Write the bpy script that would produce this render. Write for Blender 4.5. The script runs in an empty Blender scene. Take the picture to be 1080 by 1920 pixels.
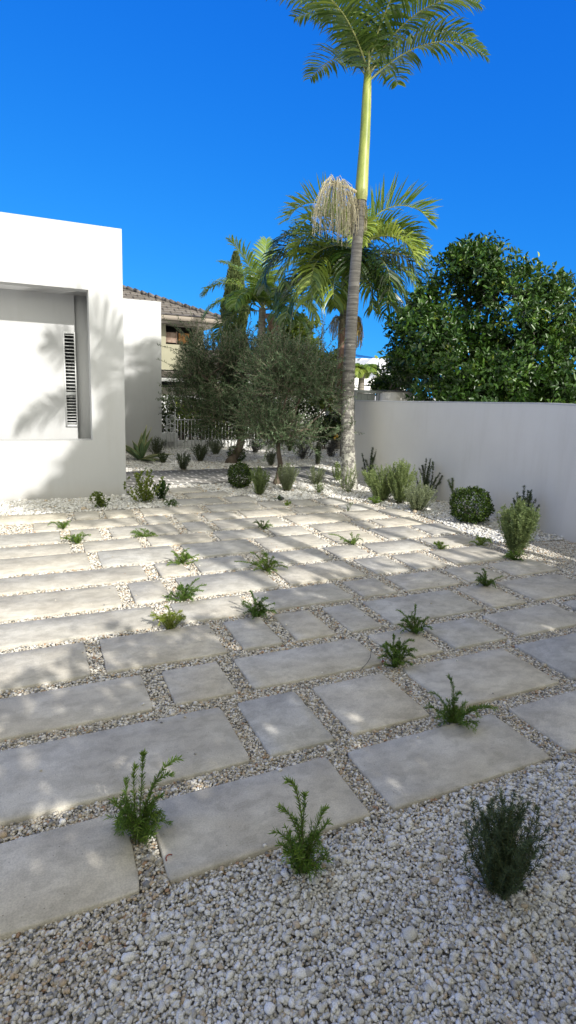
import bpy, math, random
import numpy as np
from mathutils import Matrix, Vector
random.seed(7); RNG = np.random.default_rng(11)
scene = bpy.context.scene
R = math.radians

# ------------------------------------------------------------------ camera
EYE = 1.65
FPX = 1057.34; CX, CY = 540.0, 921.0
UP = np.array([0.03545194, -0.98207029, -0.18515156])
UA = np.array([0.91253555, -0.04372534, 0.40665338])
VA = np.array([-0.40745802, -0.18337403, 0.8946239])
cam_d = bpy.data.cameras.new("camera"); cam = bpy.data.objects.new("camera", cam_d)
scene.collection.objects.link(cam)
cam_d.sensor_fit = 'VERTICAL'; cam_d.sensor_height = 36.0; cam_d.lens = FPX / 1920 * 36.0
cam_d.shift_x = 0.0; cam_d.shift_y = (CY - 960) / 1920.0
cam_d.clip_start = 0.05; cam_d.clip_end = 500
cam.matrix_world = Matrix(((UA[0], -UA[1], -UA[2], 0), (VA[0], -VA[1], -VA[2], 0),
                           (UP[0], -UP[1], -UP[2], EYE), (0, 0, 0, 1)))
scene.camera = cam

# ------------------------------------------------------------------ world and sun
SUN_EL = R(32); SUN_AZ = (0.225, -0.974)            # direction towards the sun in plan
world = bpy.data.worlds.new("World"); scene.world = world; world.use_nodes = True
wn = world.node_tree.nodes; wl = world.node_tree.links; wn.clear()
sky = wn.new('ShaderNodeTexSky'); sky.sky_type = 'NISHITA'; sky.sun_disc = False
sky.sun_elevation = SUN_EL; sky.sun_rotation = math.atan2(SUN_AZ[0], SUN_AZ[1])
sky.altitude = 200; sky.air_density = 1.0; sky.dust_density = 0.1; sky.ozone_density = 4.0
# deep blue away from the sun, unseen side round the sun boosted and warmed to fill the shade
tcw = wn.new('ShaderNodeTexCoord')
lift = wn.new('ShaderNodeVectorMath'); lift.operation = 'MULTIPLY_ADD'; lift.inputs[1].default_value = (1, 1, 0.85); lift.inputs[2].default_value = (0, 0, 0.16)
nrm = wn.new('ShaderNodeVectorMath'); nrm.operation = 'NORMALIZE'; wl.new(tcw.outputs['Generated'], lift.inputs[0]); wl.new(lift.outputs[0], nrm.inputs[0]); wl.new(nrm.outputs[0], sky.inputs['Vector'])
sc_ = wn.new('ShaderNodeVectorMath'); sc_.operation = 'SCALE'; sc_.inputs['Scale'].default_value = 0.13
sx = wn.new('ShaderNodeSeparateColor'); hs = wn.new('ShaderNodeCombineColor')     # grade of the phone camera: deep even blue
wl.new(sky.outputs[0], sc_.inputs[0]); wl.new(sc_.outputs[0], sx.inputs[0])
for ch, (pw_, gn) in enumerate(((1.9, 0.62), (1.0, 0.86), (0.45, 1.13))):
    q1 = wn.new('ShaderNodeMath'); q1.operation = 'POWER'; q1.inputs[1].default_value = pw_
    q2 = wn.new('ShaderNodeMath'); q2.operation = 'MULTIPLY'; q2.inputs[1].default_value = gn / 0.15
    wl.new(sx.outputs[ch], q1.inputs[0]); wl.new(q1.outputs[0], q2.inputs[0]); wl.new(q2.outputs[0], hs.inputs[ch])
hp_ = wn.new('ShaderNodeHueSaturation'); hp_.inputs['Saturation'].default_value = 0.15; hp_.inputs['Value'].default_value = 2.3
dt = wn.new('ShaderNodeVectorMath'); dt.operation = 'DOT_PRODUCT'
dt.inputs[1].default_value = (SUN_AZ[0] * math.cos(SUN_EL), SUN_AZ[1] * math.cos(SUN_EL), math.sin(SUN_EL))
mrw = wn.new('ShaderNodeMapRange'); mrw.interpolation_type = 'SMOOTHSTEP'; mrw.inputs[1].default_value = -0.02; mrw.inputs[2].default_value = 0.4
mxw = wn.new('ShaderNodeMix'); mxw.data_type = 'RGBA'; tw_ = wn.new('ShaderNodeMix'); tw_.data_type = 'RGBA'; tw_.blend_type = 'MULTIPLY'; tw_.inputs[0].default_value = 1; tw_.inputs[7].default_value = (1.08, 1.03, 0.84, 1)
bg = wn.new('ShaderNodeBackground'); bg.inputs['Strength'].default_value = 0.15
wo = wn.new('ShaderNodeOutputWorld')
wl.new(tcw.outputs['Generated'], dt.inputs[0]); wl.new(dt.outputs['Value'], mrw.inputs[0]); wl.new(mrw.outputs[0], mxw.inputs[0])
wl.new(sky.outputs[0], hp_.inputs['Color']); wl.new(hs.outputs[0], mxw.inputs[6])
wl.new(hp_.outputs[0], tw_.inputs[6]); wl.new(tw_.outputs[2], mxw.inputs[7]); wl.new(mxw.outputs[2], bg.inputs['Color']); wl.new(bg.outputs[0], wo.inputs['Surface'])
sd = bpy.data.lights.new("sun", 'SUN'); sd.energy = 4.7; sd.angle = R(0.53); sd.color = (1.0, 0.965, 0.90)
so = bpy.data.objects.new("sun", sd); scene.collection.objects.link(so)
sv = Vector((SUN_AZ[0] * math.cos(SUN_EL), SUN_AZ[1] * math.cos(SUN_EL), math.sin(SUN_EL))).normalized()
so.rotation_euler = sv.to_track_quat('Z', 'Y').to_euler(); so.location = (10, -20, 20)
scene.view_settings.view_transform = 'Standard'; scene.view_settings.look = 'None'
scene.view_settings.gamma = 1; scene.view_settings.exposure = 0.15
scene.cycles.max_bounces = 6; scene.cycles.diffuse_bounces = 3; scene.cycles.transparent_max_bounces = 4

# ------------------------------------------------------------------ measuring helpers
def ray(px, py):
    d = np.array([(px - CX) / FPX, (py - CY) / FPX, 1.0])
    return np.array([d @ UA, d @ VA, d @ UP])          # world direction, unit camera depth
def G(px, py, z=0.0):                                   # point on the ground seen at a pixel
    d = ray(px, py); t = (z - EYE) / d[2]
    return np.array([d[0] * t, d[1] * t, z])
def W(px, py, depth):                                   # point at a camera depth
    return ray(px, py) * depth + np.array([0, 0, EYE])
def onv(px, py, v):
    d = ray(px, py); return d * (v / d[1]) + np.array([0, 0, EYE])
def depth_of(p): return float((np.array(p) - [0, 0, EYE]) @ np.array([UA[2], VA[2], UP[2]]))

# ------------------------------------------------------------------ materials
def mat(name):
    m = bpy.data.materials.new(name); m.use_nodes = True
    n = m.node_tree.nodes; l = m.node_tree.links
    b = n['Principled BSDF']
    return m, n, l, b
def ramp(n, cols, pos=None):
    r = n.new('ShaderNodeValToRGB'); e = r.color_ramp.elements
    while len(e) < len(cols): e.new(0.5)
    for i, c in enumerate(cols):
        e[i].position = (pos[i] if pos else i / (len(cols) - 1)); e[i].color = (*c, 1)
    return r
def noise(n, l, scale, detail=4, rough=0.55, coord='Object', sc=None):
    t = n.new('ShaderNodeTexCoord'); x = n.new('ShaderNodeTexNoise')
    x.inputs['Scale'].default_value = scale; x.inputs['Detail'].default_value = detail; x.inputs['Roughness'].default_value = rough
    if sc:
        mp = n.new('ShaderNodeMapping'); mp.inputs['Scale'].default_value = sc
        l.new(t.outputs[coord], mp.inputs['Vector']); l.new(mp.outputs[0], x.inputs['Vector'])
    else: l.new(t.outputs[coord], x.inputs['Vector'])
    return x
def bump(n, l, b, src, strength, dist):
    bp = n.new('ShaderNodeBump'); bp.inputs['Strength'].default_value = strength; bp.inputs['Distance'].default_value = dist
    l.new(src, bp.inputs['Height']); l.new(bp.outputs[0], b.inputs['Normal']); return bp
def noisy(name, cols, scale=3, rough=0.8, bs=0.3, bd=0.003, bscale=60, detail=5, sc=None, spec=0.3, pos=None):
    m, n, l, b = mat(name)
    x = noise(n, l, scale, detail, sc=sc); r = ramp(n, cols, pos or [0.3 + 0.4 * i / (len(cols) - 1) for i in range(len(cols))])
    l.new(x.outputs['Fac'], r.inputs[0]); l.new(r.outputs[0], b.inputs['Base Color'])
    b.inputs['Roughness'].default_value = rough; b.inputs['Specular IOR Level'].default_value = spec
    if bs:
        y = noise(n, l, bscale, 4, sc=sc); bump(n, l, b, y.outputs['Fac'], bs, bd)
    return m
def leaf_mat(name, cols, rough=0.45, trans=0.25, spec=0.4, pos=None):
    m, n, l, b = mat(name)
    a = n.new('ShaderNodeAttribute'); a.attribute_name = 'tint'
    r = ramp(n, cols, pos); l.new(a.outputs['Fac'], r.inputs[0]); l.new(r.outputs[0], b.inputs['Base Color'])
    b.inputs['Roughness'].default_value = rough; b.inputs['Specular IOR Level'].default_value = spec
    t = n.new('ShaderNodeBsdfTranslucent'); mx = n.new('ShaderNodeMixShader'); mx.inputs[0].default_value = trans
    br = n.new('ShaderNodeHueSaturation'); br.inputs['Value'].default_value = 1.5; br.inputs['Hue'].default_value = 0.485
    l.new(r.outputs[0], br.inputs['Color']); l.new(br.outputs[0], t.inputs['Color'])
    o = n['Material Output']; l.new(b.outputs[0], mx.inputs[1]); l.new(t.outputs[0], mx.inputs[2]); l.new(mx.outputs[0], o.inputs['Surface'])
    return m
def plain(name, c, rough=0.5, metal=0.0, spec=0.5):
    m, n, l, b = mat(name); b.inputs['Base Color'].default_value = (*c, 1); b.inputs['Roughness'].default_value = rough
    b.inputs['Metallic'].default_value = metal; b.inputs['Specular IOR Level'].default_value = spec; return m

def render_wall_mat(name, c1, c2):
    m, n, l, b = mat(name)
    x = noise(n, l, 0.9, 5, 0.6); r = ramp(n, [c1, c2], [0.35, 0.65]); l.new(x.outputs['Fac'], r.inputs[0])
    st = noise(n, l, 1.6, 5, 0.65, sc=(3.0, 3.0, 0.35))   # faint rain streaks
    r2 = ramp(n, [(0.95, 0.945, 0.935), (1, 1, 1)], [0.30, 0.5]); l.new(st.outputs['Fac'], r2.inputs[0])
    mx = n.new('ShaderNodeMix'); mx.data_type = 'RGBA'; mx.blend_type = 'MULTIPLY'; mx.inputs[0].default_value = 1
    l.new(r.outputs[0], mx.inputs[6]); l.new(r2.outputs[0], mx.inputs[7])
    # dust splashed up from the gravel, a low dirt band
    tc = n.new('ShaderNodeTexCoord'); sp = n.new('ShaderNodeSeparateXYZ'); l.new(tc.outputs['Object'], sp.inputs[0])
    mr = n.new('ShaderNodeMapRange'); mr.inputs[1].default_value = 0.0; mr.inputs[2].default_value = 0.22; mr.inputs[3].default_value = 0.5; mr.inputs[4].default_value = 0
    l.new(sp.outputs['Z'], mr.inputs[0]); nn = noise(n, l, 5, 5)
    ml = n.new('ShaderNodeMath'); ml.operation = 'MULTIPLY'; l.new(mr.outputs[0], ml.inputs[0]); l.new(nn.outputs['Fac'], ml.inputs[1])
    m2 = n.new('ShaderNodeMix'); m2.data_type = 'RGBA'; m2.inputs[7].default_value = (0.52, 0.47, 0.40, 1)
    l.new(ml.outputs[0], m2.inputs[0]); l.new(mx.outputs[2], m2.inputs[6]); l.new(m2.outputs[2], b.inputs['Base Color'])
    b.inputs['Roughness'].default_value = 0.85; b.inputs['Specular IOR Level'].default_value = 0.2
    y = noise(n, l, 140, 3); y2 = noise(n, l, 4, 3)
    ad = n.new('ShaderNodeMath'); ad.operation = 'MULTIPLY_ADD'; ad.inputs[1].default_value = 5.0
    l.new(y2.outputs['Fac'], ad.inputs[0]); l.new(y.outputs['Fac'], ad.inputs[2])
    bump(n, l, b, ad.outputs[0], 0.35, 0.0012)
    return m

def slab_mat():
    m, n, l, b = mat('honed_limestone')
    tc = n.new('ShaderNodeTexCoord'); oi = n.new('ShaderNodeObjectInfo')
    vm = n.new('ShaderNodeVectorMath'); vm.operation = 'ADD'
    cb = n.new('ShaderNodeCombineXYZ'); ml = n.new('ShaderNodeMath'); ml.operation = 'MULTIPLY'; ml.inputs[1].default_value = 37.0
    l.new(oi.outputs['Random'], ml.inputs[0]); l.new(ml.outputs[0], cb.inputs[0]); l.new(ml.outputs[0], cb.inputs[2])
    l.new(tc.outputs['Object'], vm.inputs[0]); l.new(cb.outputs[0], vm.inputs[1])
    def nz(scale, detail, dist=0.0, mp=None):
        x = n.new('ShaderNodeTexNoise'); x.inputs['Scale'].default_value = scale; x.inputs['Detail'].default_value = detail
        x.inputs['Roughness'].default_value = 0.62; x.inputs['Distortion'].default_value = dist
        if mp:
            q = n.new('ShaderNodeMapping'); q.inputs['Scale'].default_value = mp; l.new(vm.outputs[0], q.inputs[0]); l.new(q.outputs[0], x.inputs['Vector'])
        else: l.new(vm.outputs[0], x.inputs['Vector'])
        return x
    a = nz(4.5, 8, 0.25); c = nz(11, 9, 0.4, (1, 1.5, 1)); f = nz(170, 3)
    r1 = ramp(n, [(0.465, 0.435, 0.385), (0.53, 0.50, 0.445), (0.60, 0.57, 0.515)], [0.38, 0.5, 0.62]); l.new(a.outputs['Fac'], r1.inputs[0])
    r2 = ramp(n, [(0.88, 0.88, 0.87), (1, 1, 1), (1.05, 1.05, 1.04)], [0.42, 0.5, 0.58]); l.new(c.outputs['Fac'], r2.inputs[0])
    r3 = ramp(n, [(0.82, 0.82, 0.82), (1.06, 1.06, 1.06)], [0.32, 0.6]); l.new(f.outputs['Fac'], r3.inputs[0])
    def mul(p, q):
        x = n.new('ShaderNodeMix'); x.data_type = 'RGBA'; x.blend_type = 'MULTIPLY'; x.inputs[0].default_value = 1
        l.new(p, x.inputs[6]); l.new(q, x.inputs[7]); return x.outputs[2]
    o = mul(mul(r1.outputs[0], r2.outputs[0]), r3.outputs[0])
    # tone of each stone
    r4 = ramp(n, [(0.88, 0.90, 0.93), (1.0, 0.99, 0.965), (1.10, 1.07, 1.0)]); l.new(oi.outputs['Random'], r4.inputs[0])
    o = mul(o, r4.outputs[0])
    # brown stains
    s = nz(2.2, 6, 0.6); r5 = ramp(n, [(0, 0, 0), (1, 1, 1)], [0.60, 0.78]); l.new(s.outputs['Fac'], r5.inputs[0])
    x = n.new('ShaderNodeMix'); x.data_type = 'RGBA'; x.inputs[7].default_value = (0.42, 0.36, 0.26, 1)
    mm = n.new('ShaderNodeMath'); mm.operation = 'MULTIPLY'; mm.inputs[1].default_value = 0.22; l.new(r5.outputs[0], mm.inputs[0])
    l.new(mm.outputs[0], x.inputs[0]); l.new(o, x.inputs[6]); o = x.outputs[2]
    # small pits
    v = n.new('ShaderNodeTexVoronoi'); v.inputs['Scale'].default_value = 26; l.new(vm.outputs[0], v.inputs['Vector'])
    r6 = ramp(n, [(0.35, 0.33, 0.30), (1, 1, 1)], [0.03, 0.07]); l.new(v.outputs['Distance'], r6.inputs[0]); o = mul(o, r6.outputs[0])
    l.new(o, b.inputs['Base Color']); b.inputs['Roughness'].default_value = 0.72; b.inputs['Specular IOR Level'].default_value = 0.35
    ad = n.new('ShaderNodeMath'); ad.operation = 'MULTIPLY_ADD'; ad.inputs[1].default_value = 0.35
    l.new(f.outputs['Fac'], ad.inputs[0]); l.new(c.outputs['Fac'], ad.inputs[2])
    bump(n, l, b, ad.outputs[0], 0.55, 0.004)
    return m
def pebble_mat():
    m, n, l, b = mat('river_pebble')
    a = n.new('ShaderNodeAttribute'); a.attribute_name = 'col'
    x = noise(n, l, 260, 3); r = ramp(n, [(0.78, 0.77, 0.75), (1.06, 1.06, 1.06)], [0.35, 0.6]); l.new(x.outputs['Fac'], r.inputs[0])
    mx = n.new('ShaderNodeMix'); mx.data_type = 'RGBA'; mx.blend_type = 'MULTIPLY'; mx.inputs[0].default_value = 1
    l.new(a.outputs['Color'], mx.inputs[6]); l.new(r.outputs[0], mx.inputs[7]); l.new(mx.outputs[2], b.inputs['Base Color'])
    b.inputs['Roughness'].default_value = 0.6; b.inputs['Specular IOR Level'].default_value = 0.35
    return m
def ground_mat():
    m, n, l, b = mat('crushed_stone')
    tc = n.new('ShaderNodeTexCoord'); v = n.new('ShaderNodeTexVoronoi'); v.inputs['Scale'].default_value = 42
    l.new(tc.outputs['Object'], v.inputs['Vector'])
    sp = n.new('ShaderNodeSeparateColor'); l.new(v.outputs['Color'], sp.inputs[0])
    r = ramp(n, [(0.20, 0.185, 0.165), (0.42, 0.40, 0.36), (0.62, 0.60, 0.56), (0.68, 0.67, 0.64)], [0, 0.25, 0.6, 1]); l.new(sp.outputs[0], r.inputs[0])
    l.new(r.outputs[0], b.inputs['Base Color']); b.inputs['Roughness'].default_value = 0.85
    iv = n.new('ShaderNodeMath'); iv.operation = 'SUBTRACT'; iv.inputs[0].default_value = 1; l.new(v.outputs['Distance'], iv.inputs[1])
    bump(n, l, b, iv.outputs[0], 0.8, 0.012)
    return m
def brick_mat(name, c1, c2, cm, w, h, mortar=0.012, off=0.5, bs=0.4):
    m, n, l, b = mat(name)
    tc = n.new('ShaderNodeTexCoord'); t = n.new('ShaderNodeTexBrick')
    t.offset = off
    for k, vv in (('Scale', 1.0), ('Mortar Size', mortar), ('Brick Width', w), ('Row Height', h), ('Bias', 0.0), ('Mortar Smooth', 0.2)): t.inputs[k].default_value = vv
    t.inputs['Color1'].default_value = (*c1, 1); t.inputs['Color2'].default_value = (*c2, 1); t.inputs['Mortar'].default_value = (*cm, 1)
    l.new(tc.outputs['Object'], t.inputs['Vector'])
    x = noise(n, l, 25, 5); r = ramp(n, [(0.7, 0.7, 0.7), (1.15, 1.13, 1.1)], [0.35, 0.65]); l.new(x.outputs['Fac'], r.inputs[0])
    mx = n.new('ShaderNodeMix'); mx.data_type = 'RGBA'; mx.blend_type = 'MULTIPLY'; mx.inputs[0].default_value = 1
    l.new(t.outputs['Color'], mx.inputs[6]); l.new(r.outputs[0], mx.inputs[7]); l.new(mx.outputs[2], b.inputs['Base Color'])
    b.inputs['Roughness'].default_value = 0.8
    iv = n.new('ShaderNodeMath'); iv.operation = 'SUBTRACT'; iv.inputs[0].default_value = 1; l.new(t.outputs['Fac'], iv.inputs[1])
    bump(n, l, b, iv.outputs[0], bs, 0.01)
    return m
def trunk_mat(name, lo, hi, ring, lichen=None, lz=(1.2, 2.6)):
    m, n, l, b = mat(name)
    tc = n.new('ShaderNodeTexCoord'); mp = n.new('ShaderNodeMapping'); mp.inputs['Scale'].default_value = (1.2, 1.2, ring)
    l.new(tc.outputs['Object'], mp.inputs[0]); w = n.new('ShaderNodeTexNoise'); w.inputs['Scale'].default_value = 2.2; w.inputs['Detail'].default_value = 6
    w.inputs['Roughness'].default_value = 0.7; l.new(mp.outputs[0], w.inputs['Vector'])
    r = ramp(n, [lo, hi], [0.36, 0.62]); l.new(w.outputs['Fac'], r.inputs[0]); o = r.outputs[0]
    if lichen:
        sp = n.new('ShaderNodeSeparateXYZ'); l.new(tc.outputs['Object'], sp.inputs[0])
        mr = n.new('ShaderNodeMapRange'); mr.inputs[1].default_value = lz[0]; mr.inputs[2].default_value = lz[1]; mr.inputs[3].default_value = 0.02; mr.inputs[4].default_value = -0.13
        l.new(sp.outputs['Z'], mr.inputs[0])
        q = noise(n, l, 17, 8, 0.75); ad = n.new('ShaderNodeMath'); ad.operation = 'ADD'; l.new(q.outputs['Fac'], ad.inputs[0]); l.new(mr.outputs[0], ad.inputs[1])
        r2 = ramp(n, [(0, 0, 0), (1, 1, 1)], [0.50, 0.54]); l.new(ad.outputs[0], r2.inputs[0])
        x = n.new('ShaderNodeMix'); x.data_type = 'RGBA'; x.inputs[7].default_value = (*lichen, 1)
        l.new(r2.outputs[0], x.inputs[0]); l.new(o, x.inputs[6]); o = x.outputs[2]
    l.new(o, b.inputs['Base Color']); b.inputs['Roughness'].default_value = 0.85
    bump(n, l, b, w.outputs['Fac'], 0.6, 0.01)
    return m

M = {}
M['wall'] = render_wall_mat('cream_render', (0.495, 0.50, 0.505), (0.53, 0.535, 0.54))
M['gwall'] = render_wall_mat('off_white_render', (0.69, 0.675, 0.645), (0.74, 0.725, 0.695))
M['white'] = noisy('white_paint', [(0.70, 0.70, 0.69), (0.80, 0.80, 0.79)], 2, bs=0.1)
M['slab'] = slab_mat(); M['pebble'] = pebble_mat(); M['ground'] = ground_mat()
M['brickpath'] = brick_mat('blue_brick_paving', (0.15, 0.15, 0.15), (0.25, 0.235, 0.225), (0.62, 0.61, 0.59), 0.24, 0.15, 0.016)
M['tile'] = brick_mat('brown_roof_tile', (0.125, 0.112, 0.102), (0.20, 0.18, 0.165), (0.05, 0.045, 0.04), 0.45, 0.33, 0.03, bs=1.0)
M['paletile'] = brick_mat('pale_roof_tile', (0.62, 0.63, 0.64), (0.68, 0.69, 0.70), (0.50, 0.51, 0.53), 0.5, 0.35, 0.02, bs=0.5)
M['beige'] = noisy('olive_beige_render', [(0.30, 0.29, 0.21), (0.35, 0.335, 0.245)], 1.5, bs=0.2)
M['beige2'] = noisy('pale_beige_render', [(0.40, 0.38, 0.32), (0.46, 0.44, 0.38)], 1.5, bs=0.2)
M['fascia'] = plain('taupe_gutter', (0.30, 0.26, 0.22), 0.5)
M['soffit'] = plain('taupe_soffit', (0.32, 0.29, 0.25), 0.8)
M['dark'] = plain('shade_black', (0.012, 0.012, 0.012), 0.6)  # near-black colour stands in for the shade inside the neighbour's openings
M['glass'] = plain('dark_glass', (0.015, 0.018, 0.02), 0.08, spec=0.8)
M['frame'] = plain('white_metal_frame', (0.72, 0.73, 0.73), 0.35)
M['shutter'] = noisy('faded_timber_shutter', [(0.24, 0.15, 0.11), (0.42, 0.33, 0.27)], 6, bs=0.1)
M['timber'] = noisy('orange_timber', [(0.35, 0.17, 0.06), (0.48, 0.25, 0.10)], 3, bs=0.2, sc=(1, 1, 8))
M['iron'] = noisy('pale_painted_iron', [(0.60, 0.61, 0.60), (0.74, 0.75, 0.73)], 14, bs=0.1)
M['gate'] = noisy('grey_green_gate_paint', [(0.17, 0.19, 0.19), (0.22, 0.24, 0.235)], 3, bs=0.1)
M['dark_metal'] = plain('dark_metal', (0.05, 0.055, 0.055), 0.5)
M['solar'] = plain('solar_glass', (0.02, 0.035, 0.07), 0.2, spec=0.8)
M['bark'] = noisy('olive_bark', [(0.055, 0.042, 0.032), (0.17, 0.135, 0.10)], 9, bs=0.9, bd=0.02, bscale=22, sc=(1, 1, 0.35))
M['bark_grey'] = noisy('grey_bark', [(0.10, 0.085, 0.07), (0.24, 0.21, 0.18)], 9, bs=0.8, bd=0.02, bscale=22, sc=(1, 1, 0.35))
M['twig'] = noisy('twig', [(0.16, 0.14, 0.10), (0.26, 0.22, 0.17)], 20, bs=0)
M['green_stem'] = noisy('green_stem', [(0.10, 0.12, 0.04), (0.16, 0.15, 0.07)], 20, bs=0)
M['palm_trunk'] = trunk_mat('ringed_palm_trunk', (0.085, 0.078, 0.072), (0.25, 0.235, 0.215), 17, (0.44, 0.43, 0.37), (0.4, 2.8))
M['palm_far'] = trunk_mat('far_palm_trunk', (0.12, 0.11, 0.09), (0.30, 0.27, 0.22), 14)
M['crownshaft'] = noisy('yellow_green_crownshaft', [(0.12, 0.165, 0.035), (0.25, 0.29, 0.06), (0.40, 0.40, 0.15)], 2.2, rough=0.4, bs=0.15, sc=(3, 3, 0.5), spec=0.5)
M['boot'] = noisy('dead_sheath', [(0.15, 0.085, 0.06), (0.33, 0.22, 0.17)], 5, bs=0.5, sc=(3, 3, 0.4))
M['frond'] = leaf_mat('palm_leaflet', [(0.020, 0.052, 0.010), (0.070, 0.135, 0.020), (0.26, 0.33, 0.05)], 0.33, 0.25, 0.6)
M['frond_pale'] = leaf_mat('palm_leaflet_pale', [(0.06, 0.125, 0.018), (0.15, 0.24, 0.035), (0.33, 0.40, 0.08)], 0.33, 0.32, 0.6)
M['rachis'] = noisy('palm_rachis', [(0.24, 0.27, 0.09), (0.38, 0.38, 0.16)], 6, bs=0, rough=0.4)
M['flower'] = leaf_mat('cream_palm_flowers', [(0.36, 0.31, 0.20), (0.58, 0.52, 0.36), (0.72, 0.67, 0.50)], 0.7, 0.2)
M['flower_y'] = leaf_mat('golden_palm_flowers', [(0.40, 0.28, 0.07), (0.60, 0.45, 0.13), (0.66, 0.55, 0.25)], 0.7, 0.15)
M['olive'] = leaf_mat('olive_leaf', [(0.010, 0.030, 0.009), (0.042, 0.085, 0.028), (0.21, 0.29, 0.16)], 0.5, 0.15, 0.3)
M['magnolia'] = leaf_mat('glossy_dark_leaf', [(0.008, 0.024, 0.005), (0.026, 0.070, 0.010), (0.085, 0.165, 0.020), (0.30, 0.36, 0.05)], 0.34, 0.14, 0.45, [0, 0.45, 0.93, 1])
M['citrus'] = leaf_mat('bright_green_leaf', [(0.035, 0.065, 0.010), (0.10, 0.155, 0.022), (0.24, 0.29, 0.045)], 0.4, 0.35, 0.5)
M['hedge'] = leaf_mat('dark_hedge_leaf', [(0.008, 0.016, 0.005), (0.024, 0.042, 0.010), (0.09, 0.12, 0.02)], 0.45, 0.2, 0.4)
M['cypress'] = leaf_mat('cypress_leaf', [(0.03, 0.05, 0.015), (0.08, 0.11, 0.035), (0.14, 0.17, 0.06)], 0.6, 0.15, 0.3)
M['lavender'] = leaf_mat('grey_green_needles', [(0.09, 0.115, 0.06), (0.19, 0.23, 0.125), (0.34, 0.38, 0.23)], 0.6, 0.2, 0.3)
M['rosemary'] = leaf_mat('dark_green_needles', [(0.018, 0.032, 0.014), (0.045, 0.075, 0.028), (0.12, 0.16, 0.07)], 0.5, 0.15, 0.4)
M['midherb'] = leaf_mat('mid_green_needles', [(0.06, 0.10, 0.035), (0.15, 0.21, 0.075), (0.30, 0.37, 0.14)], 0.5, 0.25, 0.4)
M['purple'] = leaf_mat('purplish_needles', [(0.035, 0.032, 0.034), (0.085, 0.08, 0.08), (0.16, 0.17, 0.13)], 0.5, 0.15, 0.4)
M['spread'] = leaf_mat('fresh_green_leaflets', [(0.04, 0.095, 0.012), (0.11, 0.205, 0.03), (0.27, 0.38, 0.06)], 0.45, 0.3, 0.4)
M['spread_y'] = leaf_mat('lime_leaflets', [(0.10, 0.17, 0.02), (0.24, 0.31, 0.045), (0.38, 0.40, 0.09)], 0.45, 0.3, 0.4)
M['box'] = leaf_mat('box_leaf', [(0.010, 0.022, 0.004), (0.035, 0.070, 0.010), (0.15, 0.22, 0.03)], 0.45, 0.2, 0.25)
M['agave'] = noisy('agave_blade', [(0.09, 0.15, 0.07), (0.20, 0.27, 0.13)], 4, rough=0.4, bs=0.1)
M['agave_edge'] = plain('agave_margin', (0.42, 0.42, 0.18), 0.5)
M['fruit'] = plain('yellow_fruit', (0.65, 0.36, 0.03), 0.4)
M['rust'] = plain('rust', (0.20, 0.05, 0.025), 0.8)

# ------------------------------------------------------------------ mesh helpers
class MB:
    def __init__(s): s.V = []; s.F = []; s.T = []; s.n = 0; s.C = []
    def add(s, V, F, tint=None):
        V = np.asarray(V, float).reshape(-1, 3); F = np.asarray(F, int)
        s.V.append(V); s.F.append(F + s.n); s.n += len(V)
        if tint is None: tint = 0.5
        s.T.append(np.broadcast_to(np.asarray(tint, float), (len(V),)).copy())
    def box(s, a, b):
        x0, y0, z0 = a; x1, y1, z1 = b
        s.add([(x0, y0, z0), (x1, y0, z0), (x1, y1, z0), (x0, y1, z0), (x0, y0, z1), (x1, y0, z1), (x1, y1, z1), (x0, y1, z1)],
              [(0, 3, 2, 1), (4, 5, 6, 7), (0, 1, 5, 4), (1, 2, 6, 5), (2, 3, 7, 6), (3, 0, 4, 7)])
    def tube(s, P, r, k=6, tint=0.5, cap=True):
        P = np.asarray(P, float); n = len(P); r = np.broadcast_to(np.asarray(r, float), (n,))
        T = np.gradient(P, axis=0); T /= np.linalg.norm(T, axis=1)[:, None] + 1e-9
        ref = np.array([0, 0, 1.0]) if abs(T[:, 2]).mean() < 0.8 else np.array([1.0, 0, 0])
        A = np.cross(T, ref); A /= np.linalg.norm(A, axis=1)[:, None] + 1e-9; B = np.cross(T, A)
        th = np.arange(k) * 2 * math.pi / k
        V = P[:, None] + r[:, None, None] * (np.cos(th)[None, :, None] * A[:, None] + np.sin(th)[None, :, None] * B[:, None])
        i = np.arange(n - 1)[:, None] * k; j = np.arange(k)[None]; j2 = (j + 1) % k
        F = np.stack([i + j, i + j2, i + k + j2, i + k + j], -1).reshape(-1, 4)
        s.add(V.reshape(-1, 3), F, tint)
        if cap:
            c = np.array([P[-1]]); base = s.n; s.add(c, np.zeros((0, 3), int), tint)
            o = base - k
            s.F.append(np.array([(o + a, o + (a + 1) % k, base) for a in range(k)]))
    def build(s, name, m, parent=None, smooth=False):
        me = bpy.data.meshes.new(name)
        V = np.concatenate(s.V); T = np.concatenate(s.T)
        Fs = [f for f in s.F if len(f)]
        lt = np.concatenate([np.full(len(f), f.shape[1]) for f in Fs]); lv = np.concatenate([f.ravel() for f in Fs])
        me.vertices.add(len(V)); me.vertices.foreach_set('co', V.ravel())
        me.loops.add(len(lv)); me.loops.foreach_set('vertex_index', lv.astype(np.int32))
        me.polygons.add(len(lt)); me.polygons.foreach_set('loop_start', np.concatenate([[0], np.cumsum(lt)[:-1]]).astype(np.int32))
        me.polygons.foreach_set('loop_total', lt.astype(np.int32))
        if smooth: me.polygons.foreach_set('use_smooth', np.ones(len(lt), bool))
        me.update(calc_edges=True); me.validate()
        a = me.attributes.new('tint', 'FLOAT', 'POINT'); a.data.foreach_set('value', T.astype(np.float32))
        if s.C:
            c = me.attributes.new('col', 'FLOAT_COLOR', 'POINT'); c.data.foreach_set('color', np.concatenate(s.C).astype(np.float32).ravel())
        me.materials.append(m)
        o = bpy.data.objects.new(name, me); scene.collection.objects.link(o)
        if parent: o.parent = parent
        return o
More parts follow.
